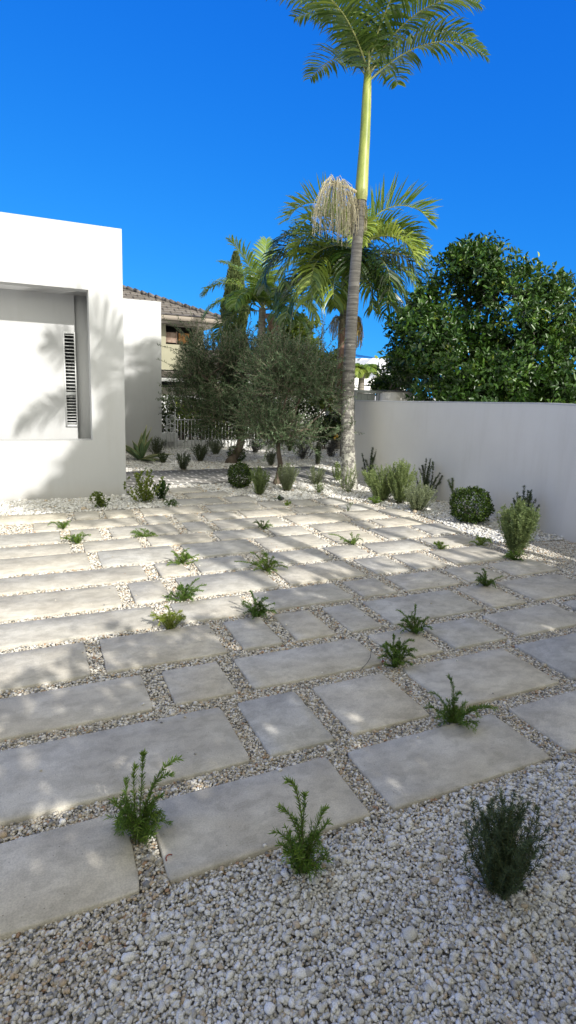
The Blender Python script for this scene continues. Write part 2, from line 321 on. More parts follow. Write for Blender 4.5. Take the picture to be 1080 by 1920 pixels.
def tag(o, label=None, cat=None, group=None, kind=None):
    if label: o['label'] = label
    if cat: o['category'] = cat
    if group: o['group'] = group
    if kind: o['kind'] = kind
    return o
def thing(name, loc, label, cat, group=None, rz=0.0):
    o = bpy.data.objects.new(name, None); scene.collection.objects.link(o); o.location = tuple(loc); o.rotation_euler.z = rz
    o.empty_display_size = 0.1
    return tag(o, label, cat, group)
def bevel(o, w, seg=2):
    b = o.modifiers.new('bevel', 'BEVEL'); b.width = w; b.segments = seg; b.limit_method = 'ANGLE'; return o
def unit(v): return v / (np.linalg.norm(v, axis=-1, keepdims=True) + 1e-9)
def rnd_dirs(n): return unit(RNG.normal(size=(n, 3)))
def leaves(mb, P, D, L, Wd, tint, fold=0.25, normal=None, curve=0.0):
    """folded leaf blades: two quads each, along direction D"""
    n = len(P); D = unit(D); L = np.broadcast_to(L, (n,))[:, None]; Wd = np.broadcast_to(Wd, (n,))[:, None]
    N = normal if normal is not None else rnd_dirs(n)
    S = unit(np.cross(D, N)); N = unit(np.cross(S, D))
    c = curve * L
    V = np.stack([P, P + D * L * .33 + S * Wd * .5 + N * Wd * fold, P + D * L * .72 + S * Wd * .36 + N * (Wd * fold - c * .5),
                  P + D * L - N * c, P + D * L * .72 - S * Wd * .36 + N * (Wd * fold - c * .5), P + D * L * .33 - S * Wd * .5 + N * Wd * fold], 1)
    b = np.arange(n)[:, None] * 6
    F = np.concatenate([b + np.array([0, 1, 2, 3]), b + np.array([0, 3, 4, 5])])
    mb.add(V.reshape(-1, 3), F, np.repeat(np.broadcast_to(tint, (n,)), 6))
def quads(mb, P, D, L, Wd, tint, normal=None):
    n = len(P); D = unit(D); L = np.broadcast_to(L, (n,))[:, None]; Wd = np.broadcast_to(Wd, (n,))[:, None]
    N = normal if normal is not None else rnd_dirs(n); S = unit(np.cross(D, N))
    V = np.stack([P, P + D * L * .45 + S * Wd * .5, P + D * L, P + D * L * .45 - S * Wd * .5], 1)
    mb.add(V.reshape(-1, 3), np.arange(n * 4).reshape(n, 4), np.repeat(np.broadcast_to(tint, (n,)), 4))
def panel_with_holes(mb, u0, u1, z0, z1, v0, v1, holes, axis='v'):
    us = sorted({u0, u1, *[h[0] for h in holes], *[h[1] for h in holes]}); zs = sorted({z0, z1, *[h[2] for h in holes], *[h[3] for h in holes]})
    P = (lambda u, v, z: (u, v, z)) if axis == 'v' else (lambda u, v, z: (v, u, z))
    solid = lambda i, j: 0 <= i < len(us) - 1 and 0 <= j < len(zs) - 1 and not any(h[0] - 1e-6 <= us[i] and us[i + 1] <= h[1] + 1e-6 and h[2] - 1e-6 <= zs[j] and zs[j + 1] <= h[3] + 1e-6 for h in holes)
    for i in range(len(us) - 1):
        for j in range(len(zs) - 1):
            if not solid(i, j): continue
            a, b, c, d = us[i], us[i + 1], zs[j], zs[j + 1]
            Q = [[(a, v0, c), (b, v0, c), (b, v0, d), (a, v0, d)], [(b, v1, c), (a, v1, c), (a, v1, d), (b, v1, d)]]
            if not solid(i - 1, j): Q.append([(a, v1, c), (a, v0, c), (a, v0, d), (a, v1, d)])
            if not solid(i + 1, j): Q.append([(b, v0, c), (b, v1, c), (b, v1, d), (b, v0, d)])
            if not solid(i, j - 1): Q.append([(a, v1, c), (b, v1, c), (b, v0, c), (a, v0, c)])
            if not solid(i, j + 1): Q.append([(a, v0, d), (b, v0, d), (b, v1, d), (a, v1, d)])
            for q in Q: mb.add([P(*p) for p in q], [(0, 1, 2, 3)])

# ------------------------------------------------------------------ ground
K = 1.1
ROWS = [(1.47, 1.82), (1.91, 2.33), (2.42, 2.75), (2.84, 3.24), (3.32, 3.65), (3.73, 4.14), (4.215, 4.545), (4.62, 5.03),
        (5.07, 5.385), (5.46, 5.85), (5.91, 6.235), (6.30, 6.65), (6.72, 7.08), (7.15, 7.45), (7.53, 7.86)]
L0 = -0.55
COLS = [
 [(L0, .23), (.32, 1.04), (1.14, 1.94), (2.04, 2.75), (2.85, 3.3)],
 [(L0, .74), (.83, 1.13), (1.23, 1.65), (1.78, 2.50), (2.60, 3.30), (3.40, 3.95)],
 [(L0, .46), (.56, .86), (.96, 1.73), (1.83, 2.14), (2.24, 2.64), (2.74, 3.40), (3.50, 4.15)],
 [(L0, .21), (.30, .95), (1.05, 1.29), (1.39, 1.66), (1.76, 2.00), (2.09, 2.85), (2.94, 3.24), (3.35, 4.02)],
 [(L0, .66), (.80, 1.29), (1.39, 2.07), (2.15, 2.45), (2.55, 3.06), (3.15, 3.54), (3.64, 4.15)],
 [(L0, .50), (.58, .83), (.94, 1.65), (1.75, 2.43), (2.54, 2.86), (2.94, 3.27), (3.37, 4.02)],
 [(L0, .76), (.86, 1.09), (1.19, 1.63), (1.85, 2.37), (2.46, 2.78), (2.87, 3.46), (3.56, 4.13)],
 [(L0, .37), (.46, 1.11), (1.20, 1.86), (1.93, 2.58), (2.68, 3.15), (3.26, 3.73), (3.81, 4.22)],
 [(L0, .26), (.36, .86), (.95, 1.53), (1.62, 2.11), (2.21, 2.60), (2.71, 3.18), (3.25, 3.41), (3.50, 4.05)],
 [(L0, .19), (.29, .56), (.65, 1.30), (1.41, 1.65), (1.74, 2.51), (2.61, 3.30), (3.37, 3.82), (3.91, 4.20)],
 [(-.05, .97), (1.07, 1.31), (1.40, 1.65), (1.73, 2.11), (2.19, 2.79), (2.89, 3.45), (3.55, 3.95)],
 [(L0, .28), (.37, .62), (.70, 1.00), (1.10, 1.80), (1.89, 2.53), (2.59, 2.90), (3.02, 3.31), (3.43, 3.78)],
 [(1.56, 2.18), (2.26, 2.63)],
 [(1.83, 2.42)],
 [(1.69, 2.12)],
]
ORD = ['first', 'second', 'third', 'fourth', 'fifth', 'sixth', 'seventh', 'eighth', 'ninth', 'tenth', 'eleventh', 'twelfth', 'thirteenth', 'fourteenth', 'fifteenth']
RECTS = []
for ri, (v0, v1) in enumerate(ROWS):
    n = len(COLS[ri])
    for ci, (u0, u1) in enumerate(COLS[ri]):
        x0, x1, y0, y1 = u0 * K, u1 * K, v0 * K, v1 * K
        j = RNG.normal(0, 0.004, 4); x0 += j[0]; x1 += j[1]; y0 += j[2] * .6; y1 += j[3] * .6
        RECTS.append((x0, x1, y0, y1))
        w, d = (x1 - x0) / 2, (y1 - y0) / 2
        rat = w / d
        shp = 'long' if rat > 1.5 else ('squarish' if rat > 0.85 else 'narrow')
        mb = MB()
        # worn outline: straight edges with a slight waver and knocked corners
        pts = []
        ne = 10
        cor = [(-w, -d), (w, -d), (w, d), (-w, d)]
        for e in range(4):
            a, b = np.array(cor[e]), np.array(cor[(e + 1) % 4])
            for t in np.linspace(0, 1, ne, endpoint=False):
                p = a + (b - a) * t + RNG.normal(0, 0.0012, 2)
                if t == 0: p = a * (1 - RNG.uniform(0.006, 0.02))
                pts.append(p)
        pts = np.array(pts); k = len(pts); c = pts * 0
        inset = 0.005
        pin = pts * np.array([(w - inset) / w, (d - inset) / d])
        zt = RNG.normal(0, 0.0015)
        V = np.concatenate([np.c_[pts, np.full(k, -0.035)], np.c_[pts, np.full(k, -0.005 + zt)], np.c_[pin, np.full(k, zt)]])
        i = np.arange(k); i2 = (i + 1) % k
        F = np.concatenate([np.stack([i, i2, i2 + k, i + k], -1), np.stack([i + k, i2 + k, i2 + 2 * k, i + 2 * k], -1)])
        mb.add(V, F); mb.F.append(np.array([list(np.arange(k) + 2 * k)]))
        o = mb.build('paving_slab', M['slab'])
        o.location = ((x0 + x1) / 2, (y0 + y1) / 2, 0)
        o.rotation_euler = (RNG.normal(0, 0.002), RNG.normal(0, 0.002), RNG.normal(0, 0.002))
        pos = ('the only slab in' if n == 1 else ('first from the left in' if ci == 0 else ORD[ci] + ' from the left in'))
        row = ('front row' if ri == 0 else ('farthest row by the brick path' if ri == 14 else ORD[ri] + ' row from the front'))
        tag(o, f'{shp} beige stone slab, {pos} the {row}', 'paving slab', 'stone slabs laid in gravel')
mb = MB(); mb.add([(-60, -30, -.045), (80, -30, -.045), (80, 110, -.045), (-60, 110, -.045)], [(0, 1, 2, 3)])
tag(mb.build('ground', M['ground']), 'gravel covered ground', None, None, 'structure')
# brick path
PV0, PV1 = 8.86, 10.42
mb = MB(); mb.box((-3, PV0, -0.04), (5.25, PV1, 0.0)); o = mb.build('brick_path', M['brickpath']); tag(o, 'path of small grey bricks crossing behind the slabs', None, None, 'structure')

# ------------------------------------------------------------------ pebbles
def ico(sub):
    import bmesh
    bm = bmesh.new(); bmesh.ops.create_icosphere(bm, subdivisions=sub, radius=1)
    V = np.array([v.co[:] for v in bm.verts]); F = np.array([[v.index for v in f.verts] for f in bm.faces]); bm.free(); return V, F
ICO1, ICO2 = ico(1), ico(2)
PAL_J = np.array([(.74, .70, .62), (.64, .59, .50), (.52, .47, .39), (.34, .32, .28), (.78, .76, .72), (.56, .44, .30), (.42, .27, .17), (.22, .22, .22)])
PR_J = np.array([.22, .20, .16, .10, .18, .07, .03, .04])
PAL_B = np.array([(.78, .77, .74), (.70, .68, .63), (.58, .56, .51), (.80, .79, .78), (.42, .40, .37), (.55, .45, .33)])
PR_B = np.array([.34, .22, .14, .20, .07, .03])
RA = np.array(RECTS)
def in_slab(P, m):
    r = np.zeros(len(P), bool)
    for x0, x1, y0, y1 in RECTS: r |= (P[:, 0] > x0 - m) & (P[:, 0] < x1 + m) & (P[:, 1] > y0 - m) & (P[:, 1] < y1 + m)
    return r
def visible(P, mx=0.12):
    q = np.c_[P, np.zeros(len(P)) - EYE]
    d = q @ np.array([UA[2], VA[2], UP[2]]); x = q @ np.array([UA[0], VA[0], UP[0]]); y = q @ np.array([UA[1], VA[1], UP[1]])
    return (d > 0.3) & (abs(x) < d * (540 / FPX + mx)) & (y < d * (999 / FPX + mx))
PEB = MB(); 
def pebbles(P, rad, pal, pr, z, icos=ICO1, zj=0.004):
    n = len(P)
    if n == 0: return
    V0, F0 = icos
    s = rad * np.exp(RNG.normal(0, .22, n)); ax = np.stack([s * RNG.uniform(.9, 1.35, n), s * RNG.uniform(.65, 1.0, n), s * RNG.uniform(.45, .8, n)], 1)
    a = RNG.uniform(0, 2 * math.pi, n); tx = RNG.normal(0, .35, n)
    V = V0[None] * ax[:, None] * (1 + RNG.normal(0, .07, (n, len(V0), 1)))
    ca, sa, ct, st = np.cos(a), np.sin(a), np.cos(tx), np.sin(tx)
    y = V[..., 1] * ct[:, None] - V[..., 2] * st[:, None]; zz = V[..., 1] * st[:, None] + V[..., 2] * ct[:, None]; x = V[..., 0]
    V = np.stack([x * ca[:, None] - y * sa[:, None], x * sa[:, None] + y * ca[:, None], zz], -1)
    V += np.c_[P, z + RNG.uniform(-zj, zj, n)][:, None]
    F = (np.arange(n) * len(V0))[:, None, None] + F0[None]
    PEB.add(V.reshape(-1, 3), F.reshape(-1, 3))
    c = pal[RNG.choice(len(pal), n, p=pr / pr.sum())] * RNG.uniform(.85, 1.08, (n, 1))
    PEB.C.append(np.repeat(np.c_[c, np.ones(n)], len(V0), 0))
def scatter(u0, u1, v0, v1, sp):
    gx = np.arange(u0, u1, sp); gy = np.arange(v0, v1, sp); X, Y = np.meshgrid(gx, gy)
    P = np.stack([X.ravel(), Y.ravel()], 1) + RNG.uniform(-.5, .5, (X.size, 2)) * sp
    return P
def bed_u(v):   # u of the paving edge against the planting bed on the right
    return np.interp(v, [0, 4.0, 4.6, 6.0, 7.1, 7.6, 8.6], [9, 9, 4.60, 4.72, 4.42, 3.7, 3.1])
def wall_u(v): return np.interp(v, [0, 6.3, 7.4, 8.9], [5.60, 5.62, 5.62, 5.32])
def excluded(P):
    u, v = P[:, 0], P[:, 1]
    return ((v > 8.22) & (u < 1.25)) | ((v > PV0) & (v < PV1) & (u < 5.25)) | ((u > wall_u(v) + .02) & (v < 9.1)) | (v > 14.6)
def in_bed(P):
    u, v = P[:, 0], P[:, 1]
    b = (u > bed_u(v)) | (v > 7.36) & ((v > 7.86) | (u < 1.8) | (u > 2.9)) & ((v > 8.66) | (u < 1.8) | (u > 2.4))
    return b | (v < 1.585 - .9 * np.clip(.35 - u, 0, .3) + RNG.normal(0, .03, len(u)))
def lay(v0, v1, sp, rad, u0=-1.2, u1=9, bed=False, icos=ICO1, z=-.016, zj=.004, layers=1, margin=0.0, frac=1.0, pal=None, pr=None):
    for L in range(layers):
        P = scatter(u0, u1, v0, v1, sp); P = P[visible(P) & ~excluded(P)]
        P = P[~in_slab(P, margin)]
        b = in_bed(P); P = P[b == bed]
        if frac < 1: P = P[RNG.random(len(P)) < frac]
        pebbles(P, rad, pal if pal is not None else (PAL_B if bed else PAL_J), pr if pr is not None else (PR_B if bed else PR_J), z - L * .006, icos, zj)
PR_J1 = np.array([.18, .20, .20, .13, .14, .07, .03, .05])
lay(0.5, 2.7, .0108, .0066, layers=2, margin=.002, pr=PR_J1)
lay(0.5, 2.7, .055, .0125, margin=.006, z=-.012, frac=.5, pr=PR_J1)
lay(2.7, 4.6, .0135, .0082, layers=1, margin=.003)
lay(4.6, 9.3, .019, .0115, layers=1, margin=.003)
PR_N = np.array([.30, .24, .18, .12, .10, .06])
lay(0.3, 2.0, .0112, .0066, bed=True, layers=2, icos=ICO1, z=-.014, zj=.005, pr=PR_N)
lay(0.3, 2.0, .024, .0098, bed=True, icos=ICO2, z=-.009, zj=.004, frac=.45, pr=PR_N)
lay(0.3, 2.0, .07, .0125, bed=True, icos=ICO2, z=-.004, zj=.004, frac=.35, pal=PAL_B[:4], pr=np.array([.4, .3, .1, .2]))
lay(2.0, 9.3, .024, .0155, bed=True, z=-.006, zj=.006)
lay(2.0, 9.3, .06, .022, bed=True, z=.006, zj=.006, frac=.5)
lay(9.3, 14.6, .034, .021, bed=True, z=-.002, zj=.008, u0=0.5, u1=9)
# strays kicked up on the slabs, mostly close to a joint
P = scatter(-.4, 5, 1.2, 8.6, .05); P = P[visible(P) & in_slab(P, -.01) & ~in_slab(P, -.045)]; P = P[RNG.random(len(P)) < .045]; pebbles(P, .0065, PAL_J, PR_J, .003, ICO1, .001)
P = scatter(-.4, 5, 1.2, 8.6, .12); P = P[visible(P) & in_slab(P, -.04)]; P = P[RNG.random(len(P)) < .03]; pebbles(P, .006, PAL_J, PR_J, .003, ICO1, .001)
o = PEB.build('gravel', M['pebble'], None, True); tag(o, 'white and grey river pebbles between slabs and over garden beds', 'gravel', None, 'stuff')

# ------------------------------------------------------------------ the white house on the left
hs_ = thing('house', (0, 8.3, 0), 'white rendered house with parapet and deep louvred window recess at the left', 'house')
def rel(o, t):
    o.parent = t; o.location = Vector(o.location) - t.location; return o
hz = 2.80
mb = MB(); panel_with_holes(mb, -4.0, 1.19, -.1, 3.62, 8.3, 8.55, [(-1.6, .745, .79, hz)])
mb.box((.99, 8.552, -.1), (1.188, 13.1, 3.30)); rel(bevel(mb.build('front_wall', M['wall']), .006), hs_)
mb = MB(); mb.box((-4.0, 8.552, hz), (.988, 13.1, hz + .22)); rel(mb.build('ceiling', M['wall']), hs_)
bp, bq = onv(117, 621, 8.95), onv(144, 800, 8.95)
mb = MB(); panel_with_holes(mb, -4.0, .60, -.1, hz - .002, 8.95, 9.15, [(bp[0] + .0, bq[0] + .02, bq[2], bp[2])])
mb.box((.602, 8.98, -.1), (.986, 9.3, hz - .002)); rel(mb.build('inner_wall', M['wall']), hs_)
wz0, wz1 = bq[2], bp[2]; wm = onv(122, 738, 8.95)[2]; x0, x1 = bp[0], bq[0] + .02
wf = MB()
for a, b in (((x0, 8.93, wz0), (x0 + .022, 9.0, wz1)), ((x1 - .018, 8.93, wz0), (x1, 9.0, wz1)), ((x0 + .022, 8.93, wz1 - .03), (x1 - .018, 9.0, wz1)),
             ((x0 + .022, 8.93, wz0), (x1 - .018, 9.0, wz0 + .03)), ((x0 + .022, 8.93, wm - .025), (x1 - .018, 9.0, wm + .025))): wf.box(a, b)
wfo = rel(wf.build('window_frame', M['frame']), hs_)
for lo, hi, k in ((wm + .03, wz1 - .035, 17), (wz0 + .035, wm - .03, 10)):
    mb = MB()
    for z in np.linspace(lo + .02, hi - .015, k):
        mb.add([(x0 + .02, 8.945, z - .007), (x1 - .016, 8.945, z - .007), (x1 - .016, 8.975, z + .006), (x0 + .02, 8.975, z + .006),
                (x0 + .02, 8.945, z - .003), (x1 - .016, 8.945, z - .003), (x1 - .016, 8.975, z + .010), (x0 + .02, 8.975, z + .010)],
               [(0, 3, 2, 1), (4, 5, 6, 7), (0, 1, 5, 4), (1, 2, 6, 5), (2, 3, 7, 6), (3, 0, 4, 7)])
    o = mb.build('louvre_panel', M['frame']); o.parent = wfo
mb = MB(); mb.box((x0 + .005, 9.05, wz0), (x1 - .005, 9.06, wz1)); o = mb.build('glass', M['glass']); o.parent = wfo
mb = MB(); mb.box((1.192, 13.1, -.1), (2.70, 16.0, 3.36)); rel(bevel(mb.build('rear_block', M['wall']), .006), hs_)

# ------------------------------------------------------------------ garden wall on the right
gt = thing('garden_wall', (5.6, 5.0, 0), 'plain pale grey rendered garden wall on the right, below the glossy tree', 'wall')
vs = np.array([0.6, 2, 3.5, 5, 6.3, 6.8, 7.2, 7.6, 8.0, 8.4, 8.7, 8.95]); us = wall_u(vs); us[-1] = 5.30
tz = np.interp(vs, [0, 5, 9], [1.56, 1.55, 1.42]); n = len(vs)
def wallstrip(mb, us, vs, th, z0, z1):
    A = np.c_[us, vs, z0]; B = np.c_[us, vs, z1]; C_ = np.c_[us + th, vs, z0]; D = np.c_[us + th, vs, z1]
    V = np.concatenate([A, B, C_, D]); n = len(us); i = np.arange(n - 1)
    F = np.concatenate([np.stack([i + 1, i, i + n, i + n + 1], -1), np.stack([i + 2 * n, i + 2 * n + 1, i + 3 * n + 1, i + 3 * n], -1), np.stack([i + n, i + 3 * n, i + 3 * n + 1, i + n + 1], -1)])
    mb.add(V, F); mb.add([A[-1], C_[-1], D[-1], B[-1]], [(0, 1, 2, 3)]); mb.add([A[0], B[0], D[0], C_[0]], [(0, 1, 2, 3)])
vf = np.linspace(.6, 8.95, 60); uf = np.convolve(np.pad(wall_u(vf), 4, 'edge'), np.ones(9) / 9, 'valid')
mb = MB(); wallstrip(mb, uf, vf, .2, np.full(60, -.1), np.interp(vf, [0, 5, 9], [1.54, 1.53, 1.40])); rel(mb.build('wall_body', M['gwall'], None, True), gt).data.shade_smooth()
mb = MB(); wallstrip(mb, uf - .004, vf, .208, np.interp(vf, [0, 5, 9], [1.54, 1.53, 1.40]) + .001, np.interp(vf, [0, 5, 9], [1.56, 1.55, 1.42])); rel(mb.build('coping', M['wall']), gt)
bpy.data.objects['wall_body'].data.polygons.foreach_set('use_smooth', np.zeros(len(bpy.data.objects['wall_body'].data.polygons), bool))

# ------------------------------------------------------------------ boundary at the back: fence, planter, posts, gate
FV = 13.85
fx0, fx1 = G(311, 842)[0], onv(640, 840, FV)[0]
ft = thing('picket_fence', (fx0, FV, 0), 'low pale metal picket fence with scroll panel in front of white planter', 'fence')
ztop = onv(330, 786, FV)[2]; zbot = onv(330, 841, FV)[2] + .01; ztall = onv(316, 755, FV)[2]
mb = MB(); mb.box((fx0, FV - .012, ztop - .02), (fx1, FV + .012, ztop)); mb.box((fx0, FV - .012, zbot), (fx1, FV + .012, zbot + .02)); rel(mb.build('rail', M['iron']), ft)
pw = onv(328, 800, FV)[0]
k = 0
for x in np.arange(fx0 + .045, fx1, .088):
    big = k % 8 == 0; w = .014 if big else .007; k += 1
    mb = MB(); mb.box((x - w, FV - w - .001, 0 if big else zbot + .021), (x + w, FV + w + .001, ztop + .03 if big else ztop - .021))
    rel(mb.build('picket', M['iron']), ft)
mb = MB(); zz = onv(316, 811, FV)[2]
mb.tube([(fx0, FV - .03, ztall), (pw, FV - .03, ztall)], .01, 5); mb.tube([(pw, FV - .03, 0), (pw, FV - .03, ztall + .03)], .014, 5); mb.tube([(fx0, FV - .03, zz), (pw, FV - .03, zz)], .01, 5)
cxs = (fx0 + pw) / 2; rr = (pw - fx0) * .46
for zc, q in ((zz + rr, 1), (zz + rr * 2.9, -1)):
    th = np.linspace(0, 2 * math.pi, 22); mb.tube(np.c_[cxs + rr * np.cos(th), np.full(22, FV - .03), zc + rr * np.sin(th)], .010, 5, cap=False)
    for sg in (-1, 1):
        th = np.linspace(0, 4.2 * math.pi, 34); ra = rr * .5 * (1 - th / (4.6 * math.pi))
        mb.tube(np.c_[cxs + sg * q * rr * .38 + ra * np.cos(th) * sg, np.full(34, FV - .03), zc - sg * rr * .3 + ra * np.sin(th)], .007, 4, cap=False)
rel(mb.build('scroll_panel', M['iron']), ft)

pz = onv(400, 826, 14.2)[2]
mb = MB(); mb.box((2.72, 14.2, -.05), (9.2, 14.36, pz)); o = bevel(mb.build('planter_wall', M['white']), .005)
tag(o, 'low white planter wall running behind the picket fence and gravel bed', 'planter wall')
pq = G(300, 838)
mb = MB(); a = onv(304, 812, 14.0); b = onv(333, 828, 14.0); mb.box((2.72, 13.98, b[2]), (b[0], 14.19, a[2])); o = bevel(mb.build('stone_step', M['white']), .01)
tag(o, 'short white rendered block beside the scroll panel of the fence', 'block')
BV = 17.2
bz = onv(330, 742, BV)[2]
mb = MB(); mb.box((1.5, BV, 0), (onv(632, 742, BV)[0], BV + .2, bz)); rw = mb.build('boundary_wall', M['white']); tag(rw, 'bright white boundary wall behind the dark hedge and olive trees', 'wall')
# piers, gate beyond the garden wall end
a = onv(623, 740, 14.6); b = onv(644, 790, 14.6)
mb = MB(); mb.box((a[0], 14.6, 0), (b[0], 14.95, a[2])); o = bevel(mb.build('white_pier', M['white']), .005); tag(o, 'white square pier standing just left of the big palm trunk', 'pier')
PV = 9.7
a = onv(717, 731, PV); b = onv(741, 731, PV)
gp_ = thing('gate_pier', (a[0], PV, 0), 'squat off-white pier rising behind the top of the garden wall', 'pier')
mb = MB(); rotq = [(a[0], PV + .2), (b[0] - .01, PV - .08), (onv(778, 731, PV + .45)[0], PV + .45), (onv(750, 731, PV + .75)[0], PV + .75)]
V = [(x, y, 0) for x, y in rotq] + [(x, y, a[2] - .03) for x, y in rotq]; mb.add(V, [(0, 1, 5, 4), (1, 2, 6, 5), (2, 3, 7, 6), (3, 0, 4, 7), (4, 5, 6, 7)]); rel(mb.build('shaft', M['gwall']), gp_)
c = np.mean(rotq, 0); r2 = [(c[0] + (x - c[0]) * 1.04, c[1] + (y - c[1]) * 1.04) for x, y in rotq]
mb = MB(); V = [(x, y, a[2] - .029) for x, y in r2] + [(x, y, a[2]) for x, y in r2]; mb.add(V, [(0, 1, 5, 4), (1, 2, 6, 5), (2, 3, 7, 6), (3, 0, 4, 7), (4, 5, 6, 7), (3, 2, 1, 0)]); rel(mb.build('cap', M['dark_metal']), gp_)
a = onv(666, 731, PV); b = onv(704, 731, PV); c = onv(717, 731, PV)
ggt = thing('driveway_gate', (a[0], PV, 0), 'grey sheet metal gate between the palm trunk and the squat pier', 'gate')
mb = MB(); mb.box((a[0] + .03, PV, .1), (b[0], PV + .03, a[2] - .06)); rel(mb.build('sheet_panel', M['gate']), ggt)
mb = MB(); mb.box((a[0], PV - .02, a[2] - .055), (c[0] - .01, PV + .05, a[2])); mb.box((a[0], PV - .02, 0), (a[0] + .028, PV + .05, a[2] - .056)); rel(mb.build('gate_frame', M['gate']), ggt)
for f in (.3, .66):
    x = b[0] + (c[0] - b[0]) * f; mb = MB(); mb.box((x - .012, PV, 0), (x + .012, PV + .024, a[2] - .056)); rel(mb.build('bar', M['gate']), ggt)
for f in (.33, .66):
    x = a[0] + (b[0] - a[0]) * f; mb = MB(); mb.box((x - .012, PV - .012, .1), (x + .012, PV - .001, a[2] - .06)); rel(mb.build('bar', M['gate']), ggt)

# ------------------------------------------------------------------ neighbour house
NV = 22.0
C0 = onv(417, 598, NV); d = ray(232, 541); s_ = (C0[0] + C0[1]) / (d[0] + d[1]); t_ = C0[0] - s_ * d[0]; h_ = EYE + s_ * d[2] - C0[2]; SL = h_ / t_
nh = thing('neighbour_house', (C0[0], NV + .7, 0), 'two storey olive beige house with brown hipped tile roof behind the white house', 'house')
def add_poly(mb, pts): mb.add(pts, [tuple(range(len(pts)))])
ue = C0[0]; ze = C0[2]; T = 6.0; ul = -14.0
rf = MB()
for dz in (0, -.09):
    A = (ul, NV, ze + dz); B = (ue, NV, ze + dz); Cc = (ue - T, NV + T, ze + T * SL + dz); D = (ul, NV + T, ze + T * SL + dz); E_ = (ue, NV + 2 * T, ze + dz); F_ = (ul, NV + 2 * T, ze + dz)
    add_poly(rf, [A, B, Cc, D]); add_poly(rf, [B, E_, Cc]); add_poly(rf, [D, Cc, E_, F_])
roof = rel(rf.build('roof', M['tile']), nh)
hp = MB(); ts = np.linspace(0, T, 26)
for i in range(25):
    a, b = ts[i], ts[i + 1]; hp.tube([(ue - a, NV + a, ze + a * SL + .03), (ue - b, NV + b, ze + b * SL + .075)], [.07, .09], 6)
o = hp.build('ridge_tile', M['tile']); o.parent = roof; o.location = (0, 0, 0); o.matrix_parent_inverse = Matrix()
# small raised lips of the tile courses give the roof its stepped look
lp = MB()
for a in np.arange(.33, T, .33): lp.box((ul, NV + a - .02, ze + a * SL - .005), (ue - a - .05, NV + a + .02, ze + a * SL + .035))
o = lp.build('tile_course', M['tile']); o.parent = roof
g = MB(); g.box((ul, NV - .12, ze - .20), (ue + .1, NV - .002, ze - .04)); g.box((ue + .002, NV - .002, ze - .20), (ue + .12, NV + 2 * T, ze - .04)); rel(g.build('gutter', M['fascia']), nh)
g = MB(); g.box((ul, NV, ze - .27), (ue, NV + 2 * T, ze - .205)); rel(g.build('soffit', M['soffit']), nh)
FVn = NV + .75
w1 = onv(382, 640, FVn)[0]; wz = ze - .272
hL = onv(311, 640, FVn)[0]; hR = onv(371, 640, FVn)[0]; hB = onv(330, 646, FVn)[2]
lb = onv(330, 694, FVn)[2]
mb = MB(); panel_with_holes(mb, ul + 1, w1, lb, wz, FVn, FVn + .25, [(hL, hR, hB, wz - .02)]); mb.box((w1 - .25, FVn + .252, lb), (w1 - .002, FVn + 9, wz)); rel(mb.build('upper_wall', M['beige']), nh)
mb = MB(); mb.box((hL - .3, FVn + .9, hB - .3), (hR + .2, FVn + .95, wz)); rel(mb.build('balcony_shade_sheet', M['dark']), nh)  # shade of the balcony painted as a near-black sheet
a = onv(312, 622, FVn); b = onv(331, 643, FVn); sh = MB()
for z in np.linspace(b[2] + .03, a[2] - .03, 8): sh.box((a[0], FVn + .05, z - .028), (b[0], FVn + .075, z + .022))
sh.box((a[0] - .03, FVn + .04, b[2] - .02), (a[0] - .001, FVn + .09, a[2] + .03)); sh.box((b[0] + .001, FVn + .04, b[2] - .02), (b[0] + .04, FVn + .09, a[2] + .03)); rel(sh.build('shutter', M['shutter']), nh)
a = onv(336, 624, FVn); b = onv(356, 645, FVn); mb = MB(); mb.box((a[0], FVn + .1, b[2]), (b[0], FVn + .15, a[2])); rel(mb.build('timber_screen', M['timber']), nh)
a = onv(373, 592, NV); mb = MB(); mb.tube([(a[0], NV + .1, ze - .2), (a[0], NV + .25, ze - .55), (a[0], FVn - .06, ze - .75), (a[0], FVn - .06, lb)], .05, 8); rel(mb.build('downpipe', M['fascia']), nh)
SV = NV - .4
s0 = onv(310, 707, SV); s1 = onv(310, 695, FVn); sr = onv(628, 718, SV)[0]
sk = MB(); add_poly(sk, [(ul, SV, s0[2]), (sr, SV, s0[2]), (sr, FVn - .002, s1[2]), (ul, FVn - .002, s1[2])])
sl2 = .34; wl0 = w1 + .02
for dz in (0, -.08): add_poly(sk, [(wl0, FVn + .002, s1[2] + dz), (sr, FVn + .002, s1[2] + dz), (sr - 2.5, FVn + 3.2, s1[2] + 3.2 * sl2 + dz), (wl0, FVn + 3.2, s1[2] + 3.2 * sl2 + dz)])
for a in np.arange(.3, 3.1, .32): sk.box((wl0, FVn + a - .02, s1[2] + a * sl2), (sr - a * .78, FVn + a + .02, s1[2] + a * sl2 + .035))
rel(sk.build('lower_roof', M['tile']), nh)
g = MB(); g.box((ul, SV - .1, s0[2] - .16), (sr + .1, SV - .002, s0[2] - .03)); rel(g.build('lower_gutter', M['white']), nh)
lz = onv(330, 726, FVn)[2]
mb = MB(); mb.box((ul + 1, FVn + .3, 0), (sr - .6, FVn + .5, lb - .01)); rel(mb.build('verandah_shade_box', M['dark']), nh)  # near-black box in place of the shade under the lower roof
mb = MB()
xa = ul + 1
while xa < sr - 1.2: mb.box((xa, FVn, 0), (xa + 1.18, FVn + .06, lz)); xa += 1.2
rel(mb.build('verandah_panel', M['beige2']), nh)
for px in (520, 604):
    a = onv(px, 720, FVn); mb = MB(); mb.box((a[0] - .12, FVn - .1, 0), (a[0] + .12, FVn - .002, s0[2] - .17)); rel(mb.build('column', M['white']), nh)

